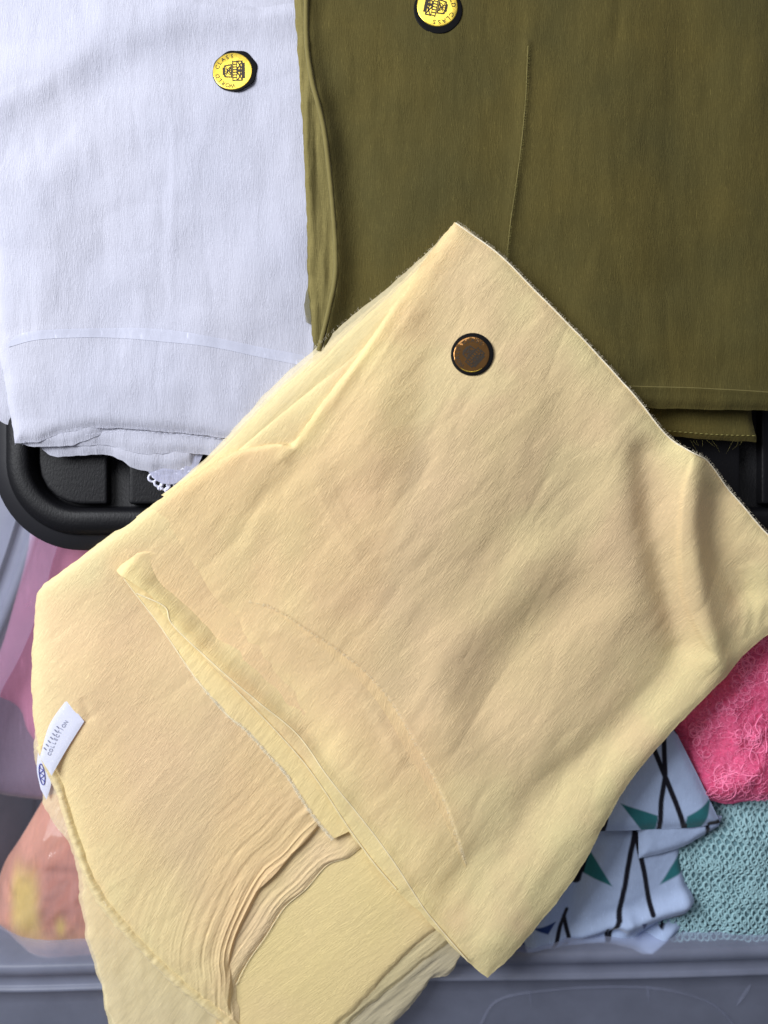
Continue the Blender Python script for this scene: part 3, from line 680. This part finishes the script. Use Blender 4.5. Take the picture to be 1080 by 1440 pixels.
for (a, b, r_) in [(214, 672, 6), (222, 679, 6), (231, 683, 6.5), (240, 682, 6), (249, 679, 6), (258, 674, 6), (266, 668, 6), (219, 668, 5), (229, 673, 5), (238, 672, 5), (248, 670, 5), (257, 664, 5), (234, 689, 3.2), (245, 688, 3), (224, 686, 2.6)]:
    t = np.linspace(0, 2 * math.pi, 13)[:-1]
    X, Y = a + r_ * np.cos(t), b + r_ * .9 * np.sin(t); x, y = at(X, Y, .0); parts.append(tube_v(np.stack([x, y, -.0002 - .00008 * (Y - 660) + .0004 * np.sin(3 * t)], 1), .00085, 5, True))
V, F = join(parts); o = new_mesh('lace_trim', V, F, M_whi_thread, ws, np.zeros((len(V), 2))); o['kind'] = 'stuff'
patch('lace_band', [(200, 640), (285, 640)], [(285, 640), (272, 668)], [(209, 668), (222, 680), (240, 683), (258, 676), (272, 668)], [(200, 640), (209, 664)], 2, lev(.0005), lambda X, Y: .0005 * fbm(X / 6, Y / 6, 3), M_whi_sheer, ws)
jagw = lambda a: 1 + .035 * math.sin(a * 3 + 1) * math.sin(a * 5) + .012 * math.sin(a * 7)
sticker(ws, 329.5, 97.5, .012, math.radians(182), 30.5, 27, (-3, 1), M_gold, lambda X, Y: WB(X, Y) + WR(X, Y), jagw)

# ------------------------------------------------------------------ olive scarf
os_ = thing('olive_scarf', 'folded olive green scarf with a gold sticker on the black lid', 'scarf')
OB = lambda X, Y: .0185 + 0 * X
OF = [('a', [(432, -40), (433, 90), (455, 180), (468, 290), (473, 380), (463, 440), (448, 500)], 5, 14, 16), ('r', [(490, 150), (505, 300), (510, 440)], -2.5, 30),
      ('a', [(742, 62), (738, 150), (728, 240), (718, 310), (711, 380)], 1.2, 9, 6), ('r', [(600, 60), (620, 200), (600, 330)], 1.5, 50), ('r', [(850, -20), (860, 250), (850, 500)], 1.4, 50),
      ('r', [(960, 0), (970, 300), (985, 500)], -1.6, 45), ('r', [(1060, 100), (1050, 300), (1070, 500)], 1.5, 40), ('r', [(760, 360), (900, 400), (1080, 380)], -1.0, 30), ('r', [(800, 480), (930, 500), (1080, 470)], .8, 25), ('r', [(880, 545), (980, 546), (1090, 553)], .7, 5)]
def OR(X, Y): return feats(X, Y, OF) + .002 * fbm(X / 110, Y / 160, 41) + .00010 * fbm(X / 8, Y / 50, 43) + .0004 * fbm(X / 26, Y / 110, 44) + .0016 * np.abs(fbm(X / 70, Y / 170, 46, 3)) + .0010 * np.abs(fbm(X / 160, Y / 55, 48, 2))
OR0 = lambda X, Y: .002 * fbm(X / 110, Y / 160, 41)
patch('top_fold', [(436, -60), (700, -60), (1130, -60)], [(1130, -60), (1125, 572)], [(446, 520), (470, 560), (700, 570), (925, 573), (1080, 577), (1125, 572)],
      [(436, -60), (430, 0), (433, 90), (452, 180), (466, 290), (472, 380), (462, 440), (446, 520)], 2.5, OB, OR, M_oli, os_, droop=(3.2, 8), edge_wave=2)
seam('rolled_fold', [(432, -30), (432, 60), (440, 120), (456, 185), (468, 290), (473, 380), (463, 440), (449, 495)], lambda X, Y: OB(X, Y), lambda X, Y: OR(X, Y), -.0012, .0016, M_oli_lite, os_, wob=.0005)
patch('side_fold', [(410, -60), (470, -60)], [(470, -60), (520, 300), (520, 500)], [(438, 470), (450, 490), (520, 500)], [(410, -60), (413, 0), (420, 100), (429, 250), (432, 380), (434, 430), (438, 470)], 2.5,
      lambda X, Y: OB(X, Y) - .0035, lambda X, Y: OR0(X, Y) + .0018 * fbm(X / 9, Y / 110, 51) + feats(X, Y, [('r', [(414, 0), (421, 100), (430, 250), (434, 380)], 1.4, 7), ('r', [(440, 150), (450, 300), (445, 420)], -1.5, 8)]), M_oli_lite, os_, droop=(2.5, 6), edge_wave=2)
patch('sheer_fold', [(424, 300), (500, 300)], [(500, 300), (500, 470)], [(430, 452), (445, 458), (500, 470)], [(424, 300), (434, 370), (427, 420), (430, 452)], 2.5,
      lambda X, Y: OB(X, Y) - .0055, lambda X, Y: OR0(X, Y) + .0008 * fbm(X / 7, Y / 60, 53), M_oli_sheer, os_, droop=(2, 6))
patch('sheer_fold', [(432, 400), (500, 400)], [(500, 400), (500, 540)], [(437, 530), (500, 540)], [(432, 400), (438, 470), (437, 530)], 2.5,
      lambda X, Y: OB(X, Y) - .0070, lambda X, Y: OR0(X, Y) + .0008 * fbm(X / 7, Y / 60, 54), M_oli_sheer, os_, droop=(2, 6))
patch('bottom_fold', [(900, 440), (1055, 440)], [(1055, 440), (1058, 560), (1066, 621)], [(910, 600), (945, 612), (1000, 618), (1066, 621)], [(900, 440), (910, 600)], 2.5,
      lambda X, Y: OB(X, Y) - .012, lambda X, Y: OR0(X, Y) + .0006 * fbm(X / 60, Y / 9, 58) + feats(X, Y, [('r', [(930, 605), (1000, 613), (1066, 614)], .8, 5)]), M_oli, os_, droop=(2.5, 6), edge_wave=1)
for k in range(3):
    patch('inner_fold', [(450, -50), (1120, -50)], [(1120, -50), (1115 - k * 8, 560)], [(450, 540), (1115 - k * 8, 566 - k * 3)], [(450, -50), (450, 540)], 14, lambda X, Y, k=k: OB(X, Y) - .0045 - .0045 * k, OR0, M_oli, os_, droop=(2.5, 14))
stitches('stitching', [(940, 606), (1000, 611), (1062, 613)], lambda X, Y: OB(X, Y) - .012, lambda X, Y: OR0(X, Y) + .0009 + 0 * X, 0, .00028, M_oli_thread, os_, dash=4)
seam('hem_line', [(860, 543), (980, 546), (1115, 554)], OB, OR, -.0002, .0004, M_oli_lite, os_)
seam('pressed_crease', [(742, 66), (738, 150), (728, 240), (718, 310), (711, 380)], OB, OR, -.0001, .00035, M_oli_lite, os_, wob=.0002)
fringe('slub_threads', [(743, 66), (738, 150), (728, 240), (718, 310), (711, 380)], OB, OR, M_oli_thread, os_, 3, .5, 1, .00007, spread=3)
fringe('loose_threads', [(950, 622), (1010, 622), (1060, 622)], lambda X, Y: OB(X, Y) - .015, OR0, M_oli_thread, os_, 22, .10, 1, .00004, spread=1.3, seed=8)
sticker(os_, 616, 14, .019, math.radians(-12), 33, 27.5, (-1, -4), M_gold, lambda X, Y: OB(X, Y) + OR(X, Y))

# ------------------------------------------------------------------ yellow scarf
ys = thing('yellow_scarf', 'large pale yellow crinkled scarf lying across the lid and the open bin', 'scarf')
def YBASE(X, Y):
    t = sstep(540, 1010, Y + .25 * (900 - X) * sstep(1000, 300, X) * .6)
    return .0245 * (1 - t) + (-.0105) * t
line2 = [(180, 811), (205, 826), (237, 851), (255, 880), (293, 923), (351, 981), (399, 1036), (442, 1088), (489, 1163), (522, 1207), (555, 1244), (600, 1288), (655, 1344), (685, 1369)]
line3_ = [(199, 832), (237, 851), (250, 877), (305, 929), (364, 981), (419, 1029), (461, 1085), (497, 1130), (537, 1181), (563, 1218), (600, 1275), (655, 1340)]
arc = [(352, 845), (375, 850), (400, 862), (430, 882), (470, 908), (505, 935), (535, 965), (560, 1000), (585, 1045), (610, 1092), (630, 1140), (645, 1185), (655, 1213)]
YF = [('r', [(903, 640), (908, 700), (920, 780), (942, 850), (955, 900)], -4.6, 24), ('r', [(968, 640), (962, 700), (964, 780), (975, 850), (995, 920)], 8, 24), ('r', [(1010, 700), (1003, 770), (1040, 830)], -6, 24), ('r', [(1075, 770), (1075, 840)], 4, 22),
      ('r', [(872, 640), (872, 740), (885, 850)], 3, 40), ('r', [(750, 790), (690, 860), (632, 930), (622, 1010)], 4.3, 42), ('r', [(800, 850), (720, 900), (680, 980)], -3.6, 42), ('r', [(840, 880), (790, 960), (740, 1040)], 2.2, 42),
      ('r', [(940, 930), (880, 1005), (790, 1085), (700, 1178), (640, 1250)], -3.2, 24), ('r', [(1000, 950), (905, 1040), (830, 1130), (740, 1230), (690, 1310)], 3.5, 30),
      ('r', [(560, 470), (530, 560), (520, 640)], 2.2, 45), ('r', [(610, 470), (585, 580), (590, 660)], -2.6, 40), ('r', [(720, 560), (700, 660), (640, 760)], 1.8, 60), ('r', [(800, 600), (780, 700), (700, 800)], -1.8, 50),
      ('r', [(600, 360), (520, 490), (450, 580), (400, 645)], 1.1, 9), ('r', [(560, 480), (470, 600), (380, 700)], -1.4, 22), ('r', [(388, 604), (400, 612), (410, 625)], -2.2, 5), ('r', [(384, 612), (398, 624)], 1.4, 5),
      ('r', [(450, 680), (480, 740), (520, 800)], .5, 14), ('r', [(475, 670), (510, 750), (560, 800)], -.5, 16),
      ('t', [(178, 808), (212, 832), (250, 872), (300, 926), (400, 1025), (480, 1125), (560, 1215)], 5.5, 19, .8), ('r', [(245, 808), (300, 862), (380, 950), (450, 1040)], -3.4, 34), ('r', [(245, 815), (275, 840), (310, 880)], -2.5, 20), ('r', [(400, 760), (440, 840), (520, 920)], 1.5, 50),
      ('r', line3_, 1.2, 7), ('s', arc, 1.6, 30, -1), ('r', [(395, 885), (470, 935), (520, 985), (560, 1060)], .9, 10), ('r', [(640, 1260), (690, 1190), (720, 1150)], 1.2, 14), ('r', [(600, 1180), (560, 1120), (480, 1020)], 1.5, 40),
      ('r', [(1040, 800), (1062, 840), (1060, 880)], .6, 5), ('r', [(1052, 795), (1076, 835), (1075, 875)], .6, 5), ('r', [(1028, 815), (1045, 850), (1040, 890)], .5, 6),
      ('r', [(448, 690), (470, 735), (505, 790)], .22, 4), ('r', [(470, 690), (500, 745), (560, 800)], .2, 4), ('r', [(560, 430), (500, 520), (470, 570)], .25, 4), ('r', [(580, 440), (500, 560), (450, 630)], .25, 4),
      ('s', [(965, 634), (948, 690), (943, 760), (950, 830), (972, 890), (1000, 930)], 3.0, 28, -1)]
GR = 52
def grainn(X, Y, a, b, ang, seed, o=3):
    c, s = math.cos(math.radians(ang)), math.sin(math.radians(ang))
    return fbm((X * c - Y * s) / a, (X * s + Y * c) / b, seed, o)
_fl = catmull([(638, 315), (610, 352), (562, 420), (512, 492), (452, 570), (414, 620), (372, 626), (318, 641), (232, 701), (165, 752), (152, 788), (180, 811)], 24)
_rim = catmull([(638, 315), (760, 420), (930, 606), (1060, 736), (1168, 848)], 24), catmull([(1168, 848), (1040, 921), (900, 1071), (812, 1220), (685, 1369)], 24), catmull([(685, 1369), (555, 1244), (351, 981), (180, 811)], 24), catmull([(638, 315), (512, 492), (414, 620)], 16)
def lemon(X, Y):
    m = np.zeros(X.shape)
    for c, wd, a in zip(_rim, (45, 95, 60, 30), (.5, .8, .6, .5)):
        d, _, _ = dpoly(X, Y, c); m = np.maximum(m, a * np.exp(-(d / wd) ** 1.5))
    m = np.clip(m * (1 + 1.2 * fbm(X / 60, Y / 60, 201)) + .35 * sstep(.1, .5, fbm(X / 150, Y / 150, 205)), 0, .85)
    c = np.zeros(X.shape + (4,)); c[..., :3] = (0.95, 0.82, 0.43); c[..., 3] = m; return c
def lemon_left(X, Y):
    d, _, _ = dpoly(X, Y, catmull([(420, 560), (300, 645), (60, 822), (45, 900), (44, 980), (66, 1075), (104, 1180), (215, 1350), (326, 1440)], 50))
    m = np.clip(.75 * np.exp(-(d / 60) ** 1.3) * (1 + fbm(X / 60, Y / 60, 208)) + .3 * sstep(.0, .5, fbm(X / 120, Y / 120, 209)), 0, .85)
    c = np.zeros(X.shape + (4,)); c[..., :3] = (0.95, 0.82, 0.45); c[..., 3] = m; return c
def YR(X, Y):
    X = np.asarray(X, float); Y = np.asarray(Y, float)
    d, _, sh = dpoly(X, Y, _fl)
    return .005 - .0052 * np.exp(-(d / 60) ** 1.5) * sstep(.74, .90, sh) * sstep(1.0, .97, sh) + feats(X, Y, YF) + .0024 * fbm(X / 180, Y / 180, 61, 2) + .00006 * grainn(X, Y, 30, 4.5, 52, 63) + .0014 * np.abs(grainn(X, Y, 170, 60, 58, 66, 3)) + .0005 * np.abs(grainn(X, Y, 70, 26, 40, 68, 2))
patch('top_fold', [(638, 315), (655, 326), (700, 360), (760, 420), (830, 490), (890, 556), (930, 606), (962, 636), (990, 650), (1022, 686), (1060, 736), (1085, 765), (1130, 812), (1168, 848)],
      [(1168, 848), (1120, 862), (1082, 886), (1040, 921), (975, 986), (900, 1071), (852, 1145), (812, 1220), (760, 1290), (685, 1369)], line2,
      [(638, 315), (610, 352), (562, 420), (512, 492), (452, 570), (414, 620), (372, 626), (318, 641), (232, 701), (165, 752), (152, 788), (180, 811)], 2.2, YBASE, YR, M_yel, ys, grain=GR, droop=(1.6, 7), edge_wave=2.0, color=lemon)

# left-hand part of the pile, gathered towards the front
E1 = [(520, 1000), (500, 1090), (452, 1161), (437, 1174), (407, 1207), (380, 1230), (355, 1274), (337, 1307), (326, 1344), (328, 1374), (326, 1437), (332, 1475)]
E2 = [(560, 1100), (530, 1168), (511, 1189), (489, 1207), (459, 1219), (430, 1252), (400, 1278), (374, 1318), (348, 1355), (331, 1388), (334, 1420), (338, 1480)]
def pleats(X, Y, edge, amp, w1, reach, seed):
    d, s, sh = dpoly(X, Y, catmull(edge, 40)); m = np.exp(-(d / reach) ** 1.3) * sstep(.08, .38, sh)
    a = vnoise(d / w1 + .7 * vnoise(sh * 9, d / 60, seed), sh * 4.0, seed + 1)
    b = vnoise(d / (w1 * .42), sh * 7.0, seed + 2)
    return amp * m * (np.abs(a) * -2.2 + .55 * b)
def YL(X, Y):
    return .0024 * fbm(X / 180, Y / 180, 61, 2) + .00006 * grainn(X, Y, 30, 4.5, 40, 73) + .0011 * np.abs(grainn(X, Y, 170, 60, 45, 76, 3)) + pleats(X, Y, E1, .0009, 7, 100, 75) + \
        feats(X, Y, [('r', [(122, 985), (128, 1005)], -.7, 6), ('r', [(160, 940), (300, 1080)], 1.2, 60), ('r', [(250, 760), (150, 830), (120, 950)], 2.0, 60)])
hem_in = [(60, 822), (48, 846), (45, 900), (44, 980), (50, 1035), (66, 1075), (84, 1112), (104, 1180), (130, 1245), (166, 1298), (215, 1350), (265, 1395), (318, 1438), (326, 1475)]
patch('gathered_fold', [(60, 822), (130, 771), (230, 698), (312, 642), (402, 566), (484, 500), (566, 424), (634, 330)], [(634, 330), (600, 520), (545, 800)] + E1, [(326, 1475), (332, 1475)], hem_in, 2.4, YBASE, lambda X, Y: YL(X, Y) + .0022, M_yel, ys, grain=GR, droop=(4.0, 16), edge_wave=2, color=lemon_left)
patch('gathered_fold', [(380, 1000), (560, 1020)], [(560, 1020)] + E2, [(300, 1480), (338, 1480)], [(380, 1000), (330, 1200), (300, 1480)], 2.2, YBASE, lambda X, Y: -.0006 + .0024 * fbm(X / 180, Y / 180, 61, 2) + pleats(X, Y, E2, .0007, 6, 70, 85) + .0002 * grainn(X, Y, 45, 4.5, 40, 83), M_yel_gather, ys, grain=48, droop=(1.6, 5), edge_wave=2, dsides='r')
def YLOW(X, Y): return .0024 * fbm(X / 180, Y / 180, 61, 2) + .0001 * grainn(X, Y, 40, 5, 38, 93) + .0001 * grainn(X, Y, 100, 18, 38, 94)
patch('lower_fold', [(330, 1000), (620, 1000)], [(620, 1000), (645, 1200), (617, 1309)], [(310, 1520), (400, 1512), (485, 1440), (559, 1360), (617, 1309)], [(330, 1000), (290, 1250), (310, 1520)], 2.6, YBASE, lambda X, Y: YLOW(X, Y) - .0030, M_yel_low, ys, grain=38, droop=(2.2, 8), edge_wave=3)
patch('lower_fold', [(330, 1100), (640, 1100)], [(640, 1100), (660, 1250), (634, 1331)], [(310, 1530), (440, 1500), (500, 1440), (578, 1375), (634, 1331)], [(330, 1100), (310, 1530)], 2.6, YBASE, lambda X, Y: YLOW(X, Y) - .0052 + .0008 * grainn(X, Y, 90, 9, 38, 95), M_yel_sheer2, ys, grain=38, droop=(2.2, 7), edge_wave=3)
patch('sheer_fold', [(400, 1200), (660, 1200)], [(660, 1200), (668, 1300), (652, 1349)], [(330, 1540), (480, 1512), (574, 1432), (609, 1391), (636, 1379), (652, 1349)], [(400, 1200), (330, 1540)], 2.6, YBASE, lambda X, Y: YLOW(X, Y) - .0075 + .0012 * grainn(X, Y, 80, 12, 38, 97), M_yel_sheer, ys, grain=38, droop=(2.5, 8), edge_wave=4)
sheer_left = [(43, 1030), (43, 1065), (51, 1112), (58, 1148), (92, 1196), (103, 1240), (108, 1290), (128, 1368), (160, 1470)]
patch('sheer_fold', [(43, 1030), (160, 1030)], [(160, 1030), (260, 1250), (420, 1480)], [(160, 1470), (420, 1480)], sheer_left, 2.4, YBASE, lambda X, Y: YLOW(X, Y) - .0035 + .001 * fbm(X / 25, Y / 45, 99), M_yel_sheer, ys, grain=55, droop=(2.5, 10), edge_wave=4)
patch('sheer_fold', [(90, 1140), (180, 1140)], [(180, 1140), (330, 1340), (420, 1490)], [(150, 1480), (420, 1490)], [(90, 1140), (106, 1240), (112, 1300), (134, 1390), (150, 1480)], 2.6, YBASE, lambda X, Y: YLOW(X, Y) - .0055 + .001 * fbm(X / 25, Y / 45, 98), M_yel_sheer2, ys, grain=55, droop=(2.5, 10), edge_wave=4)
# turned strip below the free edge
line1 = [(178, 812), (200, 842), (230, 882), (262, 930), (285, 962), (320, 1002), (348, 1026), (380, 1062), (402, 1086), (425, 1122), (446, 1152), (468, 1178)]
patch('turned_edge', [(178, 812), (200, 815)], [(200, 815), (250, 850), (300, 905), (365, 970), (420, 1035), (470, 1100), (505, 1160)], [(468, 1178), (505, 1160)], line1, 2.2, YBASE,
      lambda X, Y: .0034 + .0024 * fbm(X / 180, Y / 180, 61, 2) + feats(X, Y, [('t', [(178, 808), (212, 838), (250, 890), (300, 945), (400, 1060)], 3.2, 22, .3), ('r', line1, .9, 5)]) + .00025 * grainn(X, Y, 25, 4, 52, 110), M_yel_low, ys, grain=52, droop=(1.5, 5), edge_wave=2, dsides='l')
# sheer layers along the upper left edge
out_l = [(636, 316), (600, 354), (546, 401), (500, 438), (440, 490), (380, 545), (300, 632), (226, 697)]
for k, (dx, mt, dz) in enumerate([(0, M_yel_sheer, -.0012), (8, M_yel_sheer, .0000), (14, M_yel_sheer2, .0010)]):
    ol = [(a + dx * .8 * math.sin(math.pi * i / 7) + random.uniform(-2, 2), b + dx * .8 * math.sin(math.pi * i / 7)) for i, (a, b) in enumerate(out_l)]
    patch('sheer_fold', [(636, 316), (660, 345)], [(660, 345), (560, 480), (480, 600), (400, 690), (350, 750)], [ol[-1], (350, 750)], ol, 2.4, YBASE,
          lambda X, Y, dz=dz, k=k: dz + .0024 * fbm(X / 180, Y / 180, 61, 2) + .0004 * grainn(X, Y, 160, 9, 45, 120 + k), mt, ys, grain=46, droop=(2.0, 9), edge_wave=1.5, seed=k, dsides='l')
# stitching and hems
LT = lambda X, Y: YR(X, Y)
seam('hem_line', line3_, YBASE, YR, .0000, .00045, M_yel_thread, ys, wob=.0001)
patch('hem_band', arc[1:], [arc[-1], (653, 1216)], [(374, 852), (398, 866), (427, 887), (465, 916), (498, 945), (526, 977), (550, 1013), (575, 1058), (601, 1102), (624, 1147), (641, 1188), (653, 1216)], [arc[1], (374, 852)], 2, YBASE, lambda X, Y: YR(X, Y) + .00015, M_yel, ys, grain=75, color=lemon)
stitches('stitching', arc, YBASE, YR, .00035, .00016, M_yel_thread, ys, dash=6)
seam('hem_line', [(330, 960), (399, 1036 - 2), (444, 1088), (491, 1160), (524, 1205), (557, 1243)], YBASE, YR, -.0004, .0004, M_yel_thread, ys, wob=.0001)
seam('free_edge', line1, YBASE, lambda X, Y: .0034 + .0024 * fbm(X / 180, Y / 180, 61, 2) + feats(X, Y, [('t', [(178, 808), (212, 838), (250, 890), (300, 945), (400, 1060)], 3.2, 22, .3)]), -.0006, .0005, M_yel_thread, ys, wob=.0003)
hem_r = [(58, 1050), (66, 1075), (84, 1112), (104, 1180), (130, 1245), (166, 1298), (215, 1350), (265, 1395), (318, 1438), (340, 1460)]
def hem_z(X, Y):
    d, sd, sh = dpoly(X, Y, catmull(hem_r, 40))
    return YLOW(X, Y) + .0004 + .0011 * np.exp(-(d / 6) ** 2) + .0007 * vnoise(sh * 62, d / 9, 3) + .0004 * vnoise(sh * 140, d / 5, 6)
patch('rolled_hem', [(hem_r[0][0] - 8, hem_r[0][1]), (hem_r[0][0] + 4, hem_r[0][1])], [(a + 6, b - 5) for a, b in hem_r], [(hem_r[-1][0] - 6, hem_r[-1][1] + 6), (hem_r[-1][0] + 6, hem_r[-1][1] - 5)], [(hem_r[0][0] - 8, hem_r[0][1])] + [(a - 7, b + 5) for a, b in hem_r[1:-1]] + [(hem_r[-1][0] - 6, hem_r[-1][1] + 6)],
      1.6, YBASE, hem_z, M_yel_sheer2, ys, grain=20, droop=(2.2, 4), edge_wave=2.5, dsides='lr')
fringe('frayed_edge', hem_r, YBASE, lambda X, Y: hem_z(X, Y) - .001, M_yel_pale, ys, 5, .5, 1, .00005, seed=14, spread=1.5)
seam('pleat_edge', E1[2:-1], YBASE, lambda X, Y: YL(X, Y) - .0022, 0, .00025, M_yel_thread, ys)
seam('pleat_edge', E2[2:-2], YBASE, lambda X, Y: YL(X, Y) * .4 - .0020, 0, .00022, M_yel_thread, ys)
fringe('frayed_edge', [(642, 316), (700, 359), (760, 419), (830, 489), (890, 555), (930, 605), (962, 635), (990, 649), (1022, 685), (1060, 735), (1085, 764)], YBASE, YR, M_yel_pale, ys, 2.2, 1.0, -1, .00005, lift=-.0002, spread=.8)
seam('selvedge', [(640, 317), (700, 361), (760, 421), (830, 491), (890, 557), (930, 607), (962, 637), (990, 651), (1022, 687), (1060, 737), (1085, 766), (1130, 813)], YBASE, YR, -.0012, .00045, M_yel_pale, ys, wob=.0001)
fringe('frayed_edge', [(636, 316), (600, 354), (546, 401), (500, 438), (440, 490), (380, 545), (300, 632)], YBASE, lambda X, Y: .001 + .0024 * fbm(X / 180, Y / 180, 61, 2), M_yel_pale, ys, 2.5, .3, 1, .00005, lift=-.0014, spread=3, seed=5)
fringe('frayed_edge', line1, YBASE, lambda X, Y: .0030 + .0024 * fbm(X / 180, Y / 180, 61, 2), M_yel_pale, ys, 3.2, 3.0, 1, .00007, seed=3, spread=1.5)
fringe('frayed_edge', arc, YBASE, YR, M_yel_pale, ys, 3, .5, 1, .00005, seed=4, spread=.8)
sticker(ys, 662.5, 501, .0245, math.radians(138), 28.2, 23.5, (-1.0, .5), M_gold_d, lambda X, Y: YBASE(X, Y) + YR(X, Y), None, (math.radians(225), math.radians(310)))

# care label
M_lab = cloth('white_label_satin', (0.70, 0.72, 0.86), (0.70, 0.72, 0.86), streak=(20, 20), var=.02, bump=.1, trans=.1)
M_labink = plain('grey_label_ink', (0.30, 0.32, 0.42), .7)
M_labblue = plain('blue_label_ink', (0.10, 0.11, 0.42), .7)
LBZ = lambda X, Y: .0024 * fbm(X / 180, Y / 180, 61, 2) + .0044 + 0 * X
lab = patch('care_label', [(98, 981), (122, 1012)], [(122, 1012), (98, 1050), (76, 1088)], [(60, 1062), (76, 1088)], [(98, 981), (74, 1016), (60, 1062)], 2, YBASE, LBZ, M_lab, ys, droop=(.4, 4))
lab2 = patch('care_label', [(52, 1058), (64, 1066)], [(64, 1066), (70, 1100), (63, 1127)], [(55, 1112), (63, 1127)], [(52, 1058), (50, 1085), (55, 1112)], 1.6, YBASE, lambda X, Y: YLOW(X, Y) - .0015, M_lab, ys, droop=(.3, 3))
def warp_text(s, pts, size, zr, name, m, par):
    n = len(s); C = catmull(pts, max(n, 2)); pl = []
    T = np.gradient(C, axis=0)
    for i, ch in enumerate(s):
        if ch == ' ': continue
        pl.append((ch, C[i, 0], -C[i, 1], math.atan2(-T[i, 1], T[i, 0]), size))
    V, F = text_mesh(pl); V = np.array(V); X, Y = V[:, 0], -V[:, 1]; zb = YBASE(X, Y); x, y = at(X, Y, zb)
    o = new_mesh(name, np.stack([x, y, zb + zr(X, Y) + .0003], 1), F, m, par, smooth=False); o['kind'] = 'stuff'
warp_text('COLLECTION', [(74, 1057), (84, 1034), (97, 1013)], 7.0, LBZ, 'lettering', M_labink, lab)
P = []
for t in np.linspace(0, 1, 7):      # first line, too worn to read
    X = np.array([66 + 18 * t, 69 + 18 * t]); Y = np.array([1048 - 30 * t, 1051 - 30 * t]); zb = YBASE(X, Y); x, y = at(X, Y, zb)
    Q = np.stack([x, y, zb + LBZ(X, Y) + .0003], 1); P.append(tube_v(np.vstack([Q[0], Q.mean(0), Q[1]]), .00035, 4))
V, F = join(P); o = new_mesh('worn_print', V, F, M_labink, lab); o['kind'] = 'stuff'
t = np.linspace(0, 2 * math.pi, 25)[:-1]; X = 57.5 + 3.8 * np.cos(t) + .12 * 13 * np.sin(t); Y = 1090 + 15 * np.sin(t); zb = YBASE(X, Y); x, y = at(X, Y, zb)
V, F = tube_v(np.stack([x, y, zb + YLOW(X, Y) - .0012], 1), .0003, 4, True); new_mesh('oval_mark', V, F, M_labblue, lab2)
t = np.linspace(-1, 1, 20); X = 57.5 + 2.2 * np.sin(t * 9) + 1.2 * t; Y = 1090 + 11 * t; zb = YBASE(X, Y); x, y = at(X, Y, zb)
V, F = tube_v(np.stack([x, y, zb + YLOW(X, Y) - .0012], 1), .00025, 4); new_mesh('scribble_mark', V, F, M_labblue, lab2)
